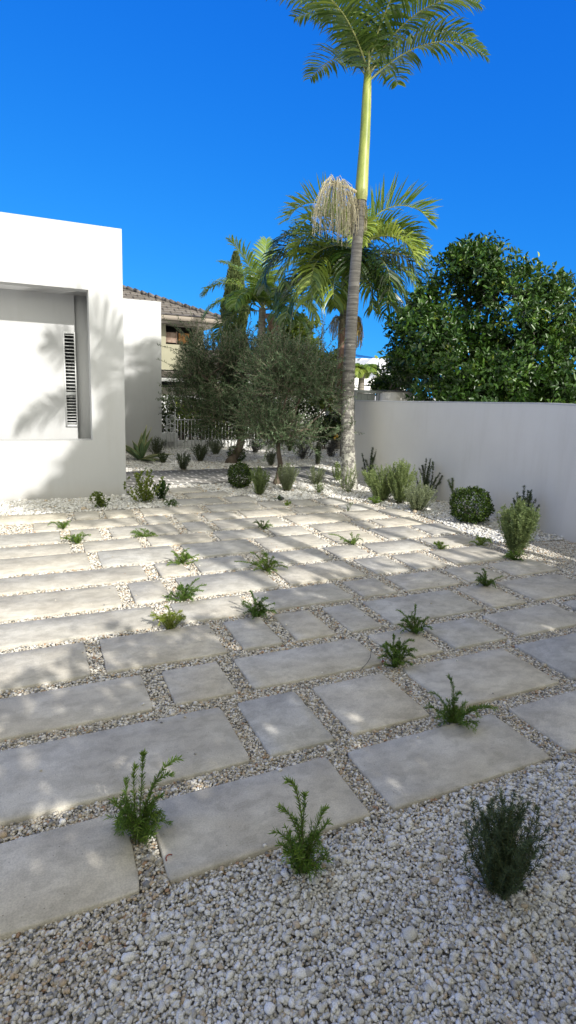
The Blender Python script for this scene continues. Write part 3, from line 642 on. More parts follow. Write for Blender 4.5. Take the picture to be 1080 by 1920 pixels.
# ------------------------------------------------------------------ far white house
WV = 30.0
wh = thing('far_house', tuple(onv(690, 735, WV) * [1, 1, 0]), 'far white house with pale hipped roof and dark solar panels', 'house')
def qbox(mb, pl, pr, yt, yb, v, dep):
    a = onv(pl, yt, v); b = onv(pr, yb, v); mb.box((a[0], v, b[2]), (b[0], v + dep, a[2])); return a, b
mb = MB(); qbox(mb, 600, 697, 705, 740, WV, 6); a, b = qbox(mb, 672, 760, 699, 740, WV + 2.5, 8); rel(mb.build('wall', M['white']), wh)
mb = MB(); qbox(mb, 598, 699, 703, 707, WV - .12, .119); qbox(mb, 598, 699, 719, 722, WV - .08, .079); rel(mb.build('cornice', M['white']), wh)
e0 = onv(662, 700, WV + 2); e1 = onv(768, 703, WV + 2); r0 = onv(700, 671, WV + 7); r1 = onv(733, 674, WV + 7)
mb = MB(); E0 = (e0[0], WV + 2, e0[2]); E1 = (e1[0], WV + 2, e0[2]); E2 = (e1[0], WV + 12, e0[2]); E3 = (e0[0], WV + 12, e0[2]); R0 = (r0[0], WV + 7, r0[2]); R1 = (r1[0], WV + 7, r0[2])
add_poly(mb, [E0, E1, R1, R0]); add_poly(mb, [E1, E2, R1]); add_poly(mb, [E2, E3, R0, R1]); add_poly(mb, [E3, E0, R0])
g0 = onv(694, 712, WV + .3); g1 = onv(722, 712, WV + .3); g2 = onv(708, 699, WV + .3)
add_poly(mb, [(g0[0], WV + .2, g0[2]), (g2[0], WV + .2, g2[2]), (g2[0], WV + 3, g2[2]), (g0[0], WV + 3, g0[2])]); add_poly(mb, [(g2[0], WV + .2, g2[2]), (g1[0], WV + .2, g0[2]), (g1[0], WV + 3, g0[2]), (g2[0], WV + 3, g2[2])])
rel(mb.build('roof', M['paletile']), wh)
mb = MB(); a = onv(672, 667, WV + 9); b = onv(722, 673, WV + 9)
add_poly(mb, [(a[0], WV + 9, b[2]), (b[0], WV + 9, b[2]), (b[0] - 1, WV + 12, a[2] + .3), (a[0] + .6, WV + 12, a[2] + .4)]); rel(mb.build('solar_panel', M['solar']), wh)
mb = MB(); a = onv(676, 700, WV + 9); b = onv(728, 674, WV + 9); mb.box((a[0], WV + 9.05, a[2]), (b[0], WV + 14, b[2] - .02)); rel(mb.build('upper_wall', M['white']), wh)

# ------------------------------------------------------------------ palms
def frond(par, org, az, el, length, droop, ll, m='frond', n=44, tb=.5, side=0.0, vee=.35, hang=.5, rr=.016, bare=.12, wd=1.0):
    t = np.linspace(0, 1, 16); e = el - droop * t ** 1.35; h = np.cumsum(np.cos(e)) * length / 16; z = np.cumsum(np.sin(e)) * length / 16
    sb = side * t ** 2 * length * .25
    dx, dy = math.cos(az), math.sin(az)
    P = np.c_[org[0] + dx * h - dy * sb, org[1] + dy * h + dx * sb, org[2] + z]
    P = np.vstack([org, P])
    mr = MB(); mr.tube(P, np.linspace(rr, rr * .2, len(P)), 5)
    s = np.linspace(bare, 1, n); idx = s * (len(P) - 1); i0 = np.minimum(idx.astype(int), len(P) - 2); f = (idx - i0)[:, None]
    Q = P[i0] * (1 - f) + P[i0 + 1] * f; Tn = unit(P[i0 + 1] - P[i0]); S = unit(np.cross(Tn, np.array([0, 0, 1.0])) + np.array([-dy, dx, 0]) * 1e-3); N = np.cross(S, Tn)
    prof = np.clip(np.sin(np.pi * (s * .86 + .10)) ** .6, .2, 1)
    ml = MB()
    for sg in (-1, 1):
        fw = .22 + .75 * s ** 1.5; jit = RNG.normal(0, .05, (n, 3))
        D = unit(S * sg + Tn * fw[:, None] + N * (vee * RNG.uniform(.2, 1.3, n))[:, None] + jit)
        L = ll * prof * RNG.uniform(.86, 1.08, n); Wd = (.034 + .010 * RNG.random(n)) * wd; tn = np.clip(tb + RNG.normal(0, .14, n), 0, 1)
        # three section drooping ribbon
        g = np.array([0, 0, -1.0]); hg = hang * RNG.uniform(.7, 1.3, n)[:, None]
        A0 = Q; A1 = A0 + D * (L * .35)[:, None]; D2 = unit(D + g * hg * .5); A2 = A1 + D2 * (L * .35)[:, None]; D3 = unit(D2 + g * hg); A3 = A2 + D3 * (L * .3)[:, None]
        Wn = unit(np.cross(D, N + RNG.normal(0, .25, (n, 3)))) * (Wd * .5)[:, None]
        V = np.stack([A0 - Wn * .5, A0 + Wn * .5, A1 - Wn, A1 + Wn, A2 - Wn * .8, A2 + Wn * .8, A3], 1); b = np.arange(n)[:, None] * 7
        ml.add(V.reshape(-1, 3), np.concatenate([b + np.array([0, 1, 3, 2]), b + np.array([2, 3, 5, 4])]), np.repeat(tn, 7)); k = ml.n - n * 7
        ml.F.append((b + np.array([4, 5, 6])) + k)
    fo = rel(ml.build('frond', M[m]), par); ro = mr.build('rachis', M['rachis'], fo, True)
    return fo
def strands(mb, org, n, spread, drop, tint=.5, dirv=(0, 0, 0), r=.006):
    for i in range(n):
        a = RNG.uniform(0, 2 * math.pi); rad = spread * math.sqrt(RNG.random()); dx, dy = math.cos(a) * rad + dirv[0], math.sin(a) * rad + dirv[1]
        up = RNG.uniform(.05, .4) * spread; L = drop * RNG.uniform(.55, 1.1); t = np.linspace(0, 1, 7)
        x = org[0] + dx * (1 - (1 - t) ** 2.4); y = org[1] + dy * (1 - (1 - t) ** 2.4); z = org[2] + up * np.sin(np.pi * np.minimum(t * 2.2, 1)) - L * t ** 1.7
        P = np.c_[x, y, z] + RNG.normal(0, .008, (7, 3)); mb.tube(P, r * RNG.uniform(.7, 1.3), 3, np.clip(tint + RNG.normal(0, .2), 0, 1), cap=False)
        m = 14; q = RNG.uniform(.25, 1, m) * 5.99; i0 = q.astype(int); Q = P[i0] + (P[i0 + 1] - P[i0]) * (q - i0)[:, None]
        quads(mb, Q, rnd_dirs(m), .022, .014, np.clip(tint + RNG.normal(0, .2, m), 0, 1))

# the tall palm in front
PBase = G(655, 915)
ft_ = thing('king_palm', tuple(PBase), 'tall ringed palm trunk with lichen base and yellow green crownshaft before the garden wall', 'palm tree')
dp = depth_of(PBase)
path = [(655, 922, 17.5), (655, 905, 15.5), (654, 880, 13.8), (652.5, 840, 12.6), (652, 800, 12), (652.5, 750, 11.7), (654, 700, 11.4), (656.5, 650, 11.1), (660, 590, 10.8), (664, 530, 10.4), (668, 480, 10), (672, 430, 9.6), (675, 395, 9.2), (677, 372, 9.4)]
P = np.array([W(x, y, dp) for x, y, r in path]); rr_ = np.array([r for *_, r in path]) / FPX * dp
ti = np.linspace(0, len(path) - 1, 260); Pi = np.stack([np.interp(ti, range(len(path)), P[:, k]) for k in range(3)], 1); Ri = np.interp(ti, range(len(path)), rr_)
zc = Pi[:, 2]; Ri = Ri * (1 + .022 * (np.mod(zc / .075, 1) < .22) + RNG.normal(0, .006, 260))
mb = MB(); mb.tube(Pi, Ri, 20); tro = rel(mb.build('trunk', M['palm_trunk'], None, True), ft_)
path = [(677, 378, 10.5), (677.5, 365, 12), (678.5, 345, 11.8), (680, 320, 11), (682, 290, 10.3), (684, 260, 9.9), (686, 217, 9.3), (688, 170, 8.3), (690, 130, 6.5)]
P = np.array([W(x, y, dp - .002) for x, y, r in path]); rr_ = np.array([r for *_, r in path]) / FPX * dp
mb = MB(); mb.tube(P, rr_, 20); rel(mb.build('crownshaft', M['crownshaft'], None, True), ft_)
top = W(690, 125, dp)
for i in range(13):
    az = i * 2.399 + .35; el = [1.25, 1.0, .8, 1.1, .65, .9][i % 6]
    frond(ft_, top + RNG.normal(0, .02, 3) - [0, 0, .02 * i], az, el, RNG.uniform(1.9, 2.3), RNG.uniform(1.0, 1.5), .58, 'frond', 44, .5, RNG.normal(0, .4))
io = W(676, 366, dp)
mb = MB(); L_ = W(630, 348, dp - .2); mb.tube([io, (io + L_) / 2 + [0, 0, .05], L_], [.03, .025, .015], 6, .3)
strands(mb, L_ + [.0, 0, .0], 105, .40, .74, .75, r=.0042); strands(mb, W(650, 362, dp - .1), 26, .22, .8, .5); rel(mb.build('flower_spray', M['flower']), ft_)
mb = MB(); strands(mb, io + [0, 0, 0], 80, .15, .6, .2); rel(mb.build('spent_flower_spray', M['flower']), ft_)

def palm(name_label, px, ypx, depth, trunk_r, spec, m, shaft=True, group=None, cat='palm tree', lean=0.0, vee=.35):
    top = W(px, ypx, depth); base = np.array([top[0] + lean, top[1], 0.0])
    t = thing('palm_tree', tuple(base), name_label, cat, group)
    n = 60; tt = np.linspace(0, 1, n); sh = .85 if shaft else 0.0
    zt = top[2] - sh
    P = np.c_[base[0] + (top[0] - base[0]) * tt ** 1.5, np.full(n, base[1]), zt * tt]; r = trunk_r * (1.25 - .45 * tt) * (1 + .03 * (np.arange(n) % 2))
    mb = MB(); mb.tube(P, r, 12); rel(mb.build('trunk', M['palm_far'], None, True), t)
    if shaft:
        mb = MB(); mb.tube([(top[0], top[1], zt - .02), (top[0], top[1], zt + .2), (top[0], top[1], top[2])], [trunk_r * .95, trunk_r * 1.05, trunk_r * .5], 12); rel(mb.build('crownshaft', M['crownshaft'], None, True), t)
    for k, (az, el, L, dr, ll, tb, hang) in enumerate(spec):
        frond(t, top - [0, 0, .03 * (k % 4)], az, el, L, dr, ll, m if tb < .72 else 'frond_pale', 54, tb, RNG.normal(0, .25), vee, hang, .02, .12, 1.1)
    return t, top
# azimuths: camera looks towards 65 degrees; image right is about -25 degrees, image left 155 degrees
RT, LF, FW, BK = R(-25), R(155), R(65), R(-115)
pa, ta = palm('pale fronded palm whose arching leaves spread either side of the tall trunk', 667, 458, 12.6, .09,
     [(LF + .1, 1.22, 2.1, 2.3, .86, .85, .12), (RT - .1, 1.2, 2.15, 2.2, .86, .62, .12), (LF + .55, .95, 1.8, 2.0, .75, .6, .3), (RT + .5, .9, 1.9, 2.0, .75, .6, .35),
      (BK, .6, 1.5, 1.9, .6, .8, .5), (FW, 1.15, 1.6, 1.2, .6, .5, .3), (RT - .5, .45, 1.7, 1.7, .8, .8, .5), (LF - .5, .35, 1.5, 1.5, .7, .7, .5), (RT + .2, .7, 1.8, 1.8, .8, .5, .4), (LF - .2, .75, 1.7, 1.9, .8, .8, .3)], 'frond_pale', vee=.6)
sp_ = [(LF + .1, .75, 2.6, 2.2, .85, .2, .8), (LF - .4, .45, 2.3, 2.2, .85, .35, .9), (LF + .5, .9, 2.3, 2.5, .85, .78, .9), (LF + .2, 1.2, 2.3, 2.0, .85, .1, .5), (RT, .75, 2.7, 2.1, .85, .35, .8), (RT - .4, .5, 2.5, 2.2, .85, .78, .9),
      (RT + .3, .95, 2.6, 2.3, .85, .3, .7), (RT - .15, .25, 2.3, 1.9, .8, .5, .9), (FW, 1.2, 1.8, 1.3, .8, .1, .5), (BK, .9, 2.2, 2.6, .85, .2, .8), (BK + .6, .7, 2.3, 2.6, .85, .15, .8), (BK - .6, .7, 2.3, 2.6, .85, .85, .8),
      (LF, .2, 2.3, 1.8, .85, .6, .9), (FW + .8, .8, 1.8, 1.8, .8, .1, .7), (FW - .8, .8, 1.8, 1.8, .8, .15, .7), (LF + .9, .3, 2.2, 2.2, .8, .9, .9), (RT + .1, 1.2, 2.4, 1.9, .85, .15, .5), (LF - .15, 1.05, 2.5, 2.2, .85, .15, .5),
      (BK + .3, .3, 1.9, 2.0, .85, .75, .9), (BK - .3, .45, 2.0, 2.3, .85, .8, .8), (RT - .8, .2, 2.1, 1.9, .8, .3, .9), (LF + .3, .0, 2.1, 1.5, .8, .3, .9), (RT, -.1, 1.9, 1.2, .8, .2, .9), (FW, .6, 2.0, 1.9, .8, .1, .6)]
pb, tb_ = palm('dark drooping palm in the middle with golden flower spray below its crown', 648, 516, 14.4, .12, [(a_, e_, l_ * 1.08, d_ * 1.04, q_ * 1.08, t_ * .85, min(1.1, h_ * 1.15)) for a_, e_, l_, d_, q_, t_, h_ in sp_], 'frond', vee=.3)
fo = W(646, 594, 14.3); mb = MB(); strands(mb, W(636, 596, 14.2), 70, .22, .5, .35, (-.05, 0, 0)); rel(mb.build('spent_flower_spray', M['flower']), pb)
mb = MB(); strands(mb, W(668, 596, 14.2), 110, .22, .75, .6); rel(mb.build('golden_flower_spray', M['flower_y']), pb)
mb = MB()
for i in range(7):
    a = W(643 + RNG.normal(0, 3), 615, 14.15); mb.tube([a, a + [RNG.normal(0, .03), 0, -.6], a + [RNG.normal(0, .05), 0, -RNG.uniform(1.0, 1.7)]], [.05, .045, .02], 5)
rel(mb.build('dead_sheath', M['boot']), pb)
pc, tc_ = palm('slender palm with upright fronds beside the tall dark cypress', 492, 578, 17.0, .13,
     [(LF, .95, 2.2, 1.8, .65, .6, .8), (LF + .2, .5, 2.0, 1.6, .65, .4, .9), (LF - .5, 1.2, 2.2, 1.0, .6, .5, .5), (RT + .2, 1.3, 2.2, .9, .6, .7, .3), (RT, .9, 2.1, 1.3, .65, .75, .4), (FW, 1.45, 2.3, .5, .6, .5, .2),
      (BK, 1.1, 2.1, 1.6, .65, .5, .7), (RT - .4, .5, 1.8, 1.3, .6, .8, .6), (BK - .5, .7, 1.8, 1.9, .7, .3, .9), (FW + .5, .9, 2.0, 1.6, .7, .3, .7), (LF + .4, 1.35, 2.2, .7, .7, .4, .3), (LF - .2, .1, 1.9, 1.4, .7, .15, .9), (BK + .4, .8, 1.9, 1.8, .7, .2, .7), (RT + .5, .7, 2.0, 1.5, .7, .4, .6), (RT - .1, .2, 1.6, 1.4, .7, .3, .8)], 'frond_pale', shaft=False, vee=.4)
mb = MB()
for i in range(6):
    a = W(497 + i * 3, 588, 16.9); mb.tube([a, a + [.12, -.05, -.3], a + [.2 + i * .03, -.05, -.9]], [.035, .03, .01], 5)
rel(mb.build('dead_sheath', M['boot']), pc)
pd_, _ = palm('small bushy palm with tan tipped fronds below the white roof', 679, 693, 20.0, .12,
     [(i * .785, .75 - .35 * (i % 2), .75, 1.7, .34, .5 + .3 * (i % 2), .9) for i in range(16)], 'frond_pale', shaft=False)

# ------------------------------------------------------------------ trees
def tube_limb(mb, a, b, r0, r1, wob=.06, n=7, sag=.0):
    a = np.array(a, float); b = np.array(b, float); t = np.linspace(0, 1, n)[:, None]; L = np.linalg.norm(b - a)
    P = a + (b - a) * t; w = RNG.normal(0, wob * L * .5, (n, 3)); w[0] = 0; w[-1] = 0; P = P + np.cumsum(w, 0) * .35 * np.sin(np.pi * t); P[:, 2] += sag * np.sin(np.pi * t[:, 0]) * L
    mb.tube(P, np.linspace(r0, r1, n), 7 if r0 > .02 else 4); return P
def lumpy(D, seed, amp=.18, f=3.0):
    r = np.random.default_rng(seed); s = 0
    for k in range(6):
        w = r.normal(size=3) * f; s = s + np.sin(D @ w + r.uniform(0, 6.3)) / 6 ** .5
    return 1 + amp * s
def gaps(P, f, thr, seed=3):
    r = np.random.default_rng(seed); v = 0
    for k in range(8): v = v + np.sin(P @ (r.normal(size=3) * f) + r.uniform(0, 6.3))
    return v / 2 > thr
def in_ell(ells, n, shell=.35, amp=.18, f=3.0):
    vol = np.array([np.prod(e[1]) ** .67 for e in ells]); cnt = RNG.multinomial(n, vol / vol.sum()); P = []; O = []
    for k, (e, c) in enumerate(zip(ells, cnt)):
        D = rnd_dirs(c); r = (RNG.uniform(shell ** 3, 1, c) ** (1 / 3)) * lumpy(D, k + 5 + int(abs(e[0][0]) * 10), amp, f)
        P.append(np.array(e[0]) + D * r[:, None] * np.array(e[1])); O.append(unit(D * np.array(e[1])))
    return np.concatenate(P), np.concatenate(O)
def leafy_tree(name, label, base, ells, nros, per, L, Wd, m, trunk_r, top, limbs=10, bark='bark_grey', cat='tree', shell=.35, amp=.18, upw=.6, f=3., fold=.2, group=None, multi=1, clip=None, gap=3.2):
    t = thing(name, tuple(base), label, cat, group)
    P, O = in_ell(ells, nros, shell, amp, f)
    if gap: k = gaps(P, gap, -.55); P, O = P[k], O[k]
    if clip is not None: k = clip(P); P, O = P[k], O[k]
    mb = MB(); base = np.array(base, float); tp = np.array(top, float)
    for q in range(multi): tube_limb(mb, base + [q * .2 - .1 * (multi - 1), 0, 0], tp + RNG.normal(0, .1, 3) * (multi > 1), trunk_r, trunk_r * .7)
    for i in RNG.choice(len(P), limbs, replace=False):
        Q = tube_limb(mb, tp, P[i] * .85 + tp * .15, trunk_r * .5, trunk_r * .1, .12)
        for j in RNG.choice(len(P), 3, replace=False):
            if np.linalg.norm(P[j] - Q[4]) < 1.4: tube_limb(mb, Q[4], P[j], trunk_r * .18, .008, .1, 5)
    rel(mb.build('trunk', M[bark], None, True), t)
    n = len(P); C = np.repeat(P, per, 0); O2 = np.repeat(O, per, 0); ax = unit(O2 * .7 + np.array([0, 0, upw]) + RNG.normal(0, .25, C.shape))
    D = unit(ax * .5 + rnd_dirs(len(C)) * 1.0); C = C + D * L * .15 + RNG.normal(0, L * .35, C.shape)
    tint = np.clip(np.repeat(RNG.normal(.5, .17, n), per) + RNG.normal(0, .12, n * per), 0, 1)
    ml = MB(); leaves(ml, C, D, L * RNG.uniform(.7, 1.15, len(C)), Wd * RNG.uniform(.8, 1.15, len(C)), tint, fold, normal=unit(ax + rnd_dirs(len(C)) * .5), curve=.12)
    rel(ml.build('crown', M[m]), t); return t

def hedge(label, ells, n, L, Wd, m, base, cat='hedge', name='hedge'):
    t = thing(name, tuple(base), label, cat); P, O = in_ell(ells, n, .45, .2, 6)
    P = P[P[:, 2] > .05]; k = len(P); mb = MB()
    leaves(mb, P, rnd_dirs(k) + [0, 0, .3], L * RNG.uniform(.7, 1.2, k), Wd, np.clip(RNG.normal(.5, .22, k), 0, 1), .2); rel(mb.build('foliage', M[m]), t)
    mb = MB()
    for e in ells:
        c = np.array(e[0])
        for q in range(3): tube_limb(mb, (c[0] + RNG.normal(0, .1), c[1], 0), c + RNG.normal(0, .2, 3) * e[1], .025, .01)
    Q = [(np.array(e[0]) * [1, 1, 0] + [0, 0, .03]) for e in ells]
    if len(Q) > 1: mb.tube(Q, .02, 5)
    rel(mb.build('stems', M['bark_grey'], None, True), t); return t
# big glossy tree over the wall on the right
b0 = onv(860, 900, 11.4)
ells = [(W(872, 560, 11.6), (1.0, 1.0, 1.05)), (W(885, 495, 11.8), (.6, .7, .55)), (W(790, 640, 11.0), (.68, .8, .72)), (W(950, 600, 11.4), (1.05, 1.1, 1.15)), (W(1030, 610, 11.8), (.85, 1.0, 1.0)),
        (W(870, 690, 10.9), (1.5, .8, .6)), (W(785, 690, 11.6), (.6, .6, .42)), (W(980, 700, 10.6), (1.2, .7, .6)), (W(808, 570, 11.4), (.42, .5, .42)), (W(1060, 690, 10.8), (1.0, .8, .7)), (W(850, 745, 11.0), (.75, .6, .5)), (W(920, 745, 10.8), (1.1, .7, .5)), (W(1030, 745, 10.6), (1.1, .7, .5))]
leafy_tree('glossy_tree', 'dense dark glossy leaved tree rising above the garden wall at right', (b0[0], 11.4, 0), ells, 5200, 9, .125, .056, 'magnolia', .16, (b0[0], 11.4, 1.6), 16, amp=.16, f=4)
hedge('dark screening hedge behind the garden wall, under the glossy tree', [(W(x, 742, 12.6), (.75, .5, .55)) for x in (815, 880, 950, 1020, 1090)], 5000, .11, .055, 'magnolia', (W(940, 742, 12.6)[0], W(940, 742, 12.6)[1], 0))
# bright green tree and neighbours behind the olives
a = W(560, 660, 18.5)
leafy_tree('fig_tree', 'bright green round leaved tree directly behind the olive crowns', (a[0], a[1], 0), [(W(545, 650, 18.5), (.95, .8, 1.0)), (W(580, 690, 18), (.8, .8, .9)), (W(520, 680, 18.2), (.8, .8, 1.0)), (W(570, 630, 18.5), (.5, .6, .6))], 1500, 8, .15, .09, 'citrus', .09, (a[0], a[1], 2.0), 8, amp=.22)
a = W(625, 700, 16)
leafy_tree('lemon_tree', 'lime green bushy tree tucked behind the white pier and palm', (a[0], a[1], 0), [(W(622, 700, 16), (.42, .5, .55)), (W(612, 745, 16), (.4, .5, .4)), (W(636, 676, 16.5), (.3, .4, .3))], 500, 8, .11, .055, 'citrus', .06, (a[0], a[1], 1.2), 6)
a = W(712, 720, 15)
leafy_tree('garden_shrub', 'loose dark shrub beyond the gate, below the white gabled roof', (a[0], a[1], 0), [(W(722, 724, 15), (.35, .5, .22)), (W(748, 712, 14.5), (.42, .5, .42)), (W(765, 690, 13.6), (.35, .5, .4))], 450, 8, .13, .06, 'magnolia', .05, (a[0], a[1], 1.1), 6, cat='shrub')
# cypress
a = W(440, 600, 19.5); ct = thing('cypress', (a[0], a[1], 0), 'narrow pointed dark cypress beside the tiled roof corner', 'tree')
zt = W(440, 481, 19.5)[2]; mb = MB(); mb.tube([(a[0], a[1], 0), (a[0], a[1], zt * .7)], [.1, .04], 8); rel(mb.build('trunk', M['bark_grey']), ct)
n = 16000; z = RNG.uniform(.8, zt, n); hh = (zt - z) / (zt - .8); r = .42 * np.clip(hh * 3.0, 0, 1) ** .75 * (1 + .2 * np.sin(z * 5) * RNG.random(n)); th = RNG.uniform(0, 2 * math.pi, n); q = np.sqrt(RNG.uniform(.35, 1, n))
Pn = np.c_[a[0] + r * q * np.cos(th), a[1] + r * q * np.sin(th), z]; D = unit(np.c_[np.cos(th) * .45, np.sin(th) * .45, np.ones(n)] + RNG.normal(0, .2, (n, 3)))
mb = MB(); quads(mb, Pn, D, .14, .05, np.clip(RNG.normal(.5, .2, n) + .15 * np.sin(th * 5 + z * 3), 0, 1)); rel(mb.build('foliage', M['cypress']), ct)

# olives
def olive(label, base, elb, ells, ntw, trunk_r, sprigs=(), lt=.5):
    t = thing('olive_tree', tuple(base), label, 'olive tree', 'olive trees in the gravel garden')
    P, O = in_ell(ells, ntw, .2, .32, 3.5); k = gaps(P, 4.0, -.5, 9); P, O = P[k], O[k]; mb = MB()
    P0 = tube_limb(mb, np.array(base) - [0, 0, .05], elb, trunk_r * 1.1, trunk_r * .85, .12, 9)
    mb.tube([np.array(base) + [0, 0, -.03], np.array(base) + [0, 0, .06], np.array(base) + (np.array(elb) - base) * .12], [trunk_r * 1.9, trunk_r * 1.35, trunk_r * 1.1], 10)
    forks = []
    for k in range(6):
        e = ells[k % len(ells)]; tgt = np.array(e[0]) + RNG.normal(0, .25, 3) * np.array(e[1]) + [0, 0, -.1]
        Q = tube_limb(mb, elb, tgt, trunk_r * .6, trunk_r * .28, .2, 8); forks += list(Q[3:])
    forks = np.array(forks); sub = []
    for i in RNG.choice(len(P), 60, replace=False):
        j = np.argmin(np.linalg.norm(forks - P[i], axis=1)); Q = tube_limb(mb, forks[j], P[i], trunk_r * .2, .006, .2, 6); sub += list(Q[2:])
    rel(mb.build('trunk', M['bark'], None, True), t)
    allp = np.concatenate([forks, np.array(sub)]); tw = MB(); lf = MB()
    m = 9
    tt = np.linspace(0, 1, m)
    items = [(P[i], unit(O[i] * .8 + np.array([0, 0, .55]) + RNG.normal(0, .5, 3)), RNG.uniform(.18, .40)) for i in range(len(P))]
    for (p, dvec, L) in sprigs: items.append((np.array(p), unit(np.array(dvec, float)), L))
    for p, dvec, L in items:
        bend = RNG.normal(0, .25, 3) + [0, 0, .1]; pts = p + dvec * (tt[:, None] * L) + bend * (tt[:, None] ** 2) * L * .5
        tw.tube(pts, [.004] * 5 + [.003] * 3 + [.002], 3, cap=False)
        nl = int(L / .014); s = np.linspace(.08, 1, nl) * (m - 1.001); i0 = s.astype(int); Q = pts[i0] + (pts[i0 + 1] - pts[i0]) * (s - i0)[:, None]; T_ = unit(pts[i0 + 1] - pts[i0])
        D = unit(T_ * .75 + rnd_dirs(nl) * .85); leaves(lf, Q, D, .052 * RNG.uniform(.7, 1.15, nl), .0125, np.clip(RNG.normal(lt, .08) + RNG.normal(0, .16, nl), 0, 1), .1)
    rel(tw.build('twigs', M['twig']), t); rel(lf.build('foliage', M['olive']), t); return t
b1 = G(434, 868); d1 = depth_of(b1); e1 = W(452, 800, d1 + .05)
sp1 = [(W(355, 640, d1 - .2), (-.75, -.35, .55), .7), (W(372, 640, d1), (-.6, .3, .6), .7), (W(392, 665, d1 - .5), (-.9, .3, .45), .8), (W(350, 660, d1), (-.95, .35, .2), .6), (W(380, 630, d1), (-.1, 0, 1), .4), (W(420, 640, d1 - .4), (-.2, 0, 1), .55), (W(350, 690, d1), (-1, .4, 0), .5)]
sp1 += [(W(400 + RNG.uniform(-50, 120), 640 + RNG.uniform(0, 60), d1 - RNG.uniform(.3, .9)), RNG.normal(0, .5, 3) + [0, 0, .6], RNG.uniform(.4, .75)) for _ in range(40)]
olive('larger olive tree with a dark leaning trunk, left of the slimmer olive', b1, e1,
      [(W(432, 715, d1), (.85, .8, .66)), (W(400, 690, d1), (.62, .6, .66)), (W(475, 680, d1), (.75, .7, .65)), (W(388, 765, d1 + .1), (.62, .6, .48)), (W(440, 785, d1), (.9, .7, .36)), (W(374, 674, d1), (.36, .4, .34)), (W(505, 740, d1 + .2), (.6, .6, .7)), (W(430, 655, d1), (.45, .5, .42)), (W(362, 725, d1), (.42, .5, .45)), (W(400, 800, d1 + .1), (.6, .6, .24)), (W(355, 775, d1 + .2), (.4, .45, .28)), (W(470, 812, d1 + .1), (.6, .5, .2))], 4600, .085, sp1, .48)
b2 = G(519, 908); d2 = depth_of(b2); e2 = W(521, 828, d2)
sp2 = [(W(605, 665, d2 + .1), (.45, -.1, .8), .6), (W(612, 690, d2), (.75, -.3, .6), .6), (W(600, 640, d2), (.25, 0, 1), .45), (W(585, 650, d2), (.6, -.3, .7), .6), (W(618, 700, d2), (.9, -.4, .25), .45), (W(540, 640, d2), (.1, 0, 1), .4)]
sp2 += [(W(545 + RNG.uniform(-60, 70), 650 + RNG.uniform(0, 50), d2 - RNG.uniform(0, .4)), RNG.normal(0, .4, 3) + [0, 0, .8], RNG.uniform(.3, .6)) for _ in range(26)]
olive('slimmer olive tree with a straight pale trunk between round box and lavender', b2, e2,
      [(W(545, 745, d2), (.62, .6, .45)), (W(495, 795, d2), (.5, .5, .28)), (W(582, 788, d2), (.48, .45, .30)), (W(560, 700, d2), (.5, .5, .45)), (W(598, 735, d2), (.34, .4, .42)), (W(520, 695, d2), (.45, .4, .45)), (W(540, 812, d2), (.45, .4, .18)), (W(500, 818, d2), (.4, .4, .14)), (W(600, 805, d2), (.4, .4, .2))], 2300, .045, sp2, .66)

# hedge behind the fence, citrus with fruit
HV = 15.4; xs = np.arange(3.1, 8.6, .62)
hedge('dark clipped hedge with glints of lime leaves behind the picket fence', [((x, HV + RNG.normal(0, .06), .62 + RNG.normal(0, .05)), (.5, .45, .62 + RNG.uniform(-.05, .12))) for x in xs], 12000, .085, .045, 'hedge', (3.1, HV, 0))
cp = W(612, 800, 14.9)
ctt = hedge('citrus bush with a few yellow fruits on the planter left of the palm', [(W(606, 806, 14.9), (.36, .4, .35)), (W(630, 798, 15.0), (.34, .4, .40))], 1800, .085, .045, 'hedge', (cp[0], cp[1], 0), 'citrus bush', 'citrus_bush')
for px, py in ((627, 814), (632, 817), (628, 822), (587, 815)):
    mb = MB(); V0, F0 = ICO2; mb.add(V0 * [.035, .035, .045] + W(px, py, 14.45), F0); rel(mb.build('fruit', M['fruit'], None, True), ctt)
# a leafy lump left of the fence, lime shoots
hedge('bright lime leafed bush growing through the fence left of the olive', [(W(398, 800, 14.6), (.5, .3, .25)), (W(345, 790, 14.9), (.3, .3, .3)), (W(352, 762, 15.2), (.45, .35, .22))], 1100, .085, .045, 'citrus', (W(398, 800, 14.6)[0], 14.6, 0), 'bush', 'lime_bush')

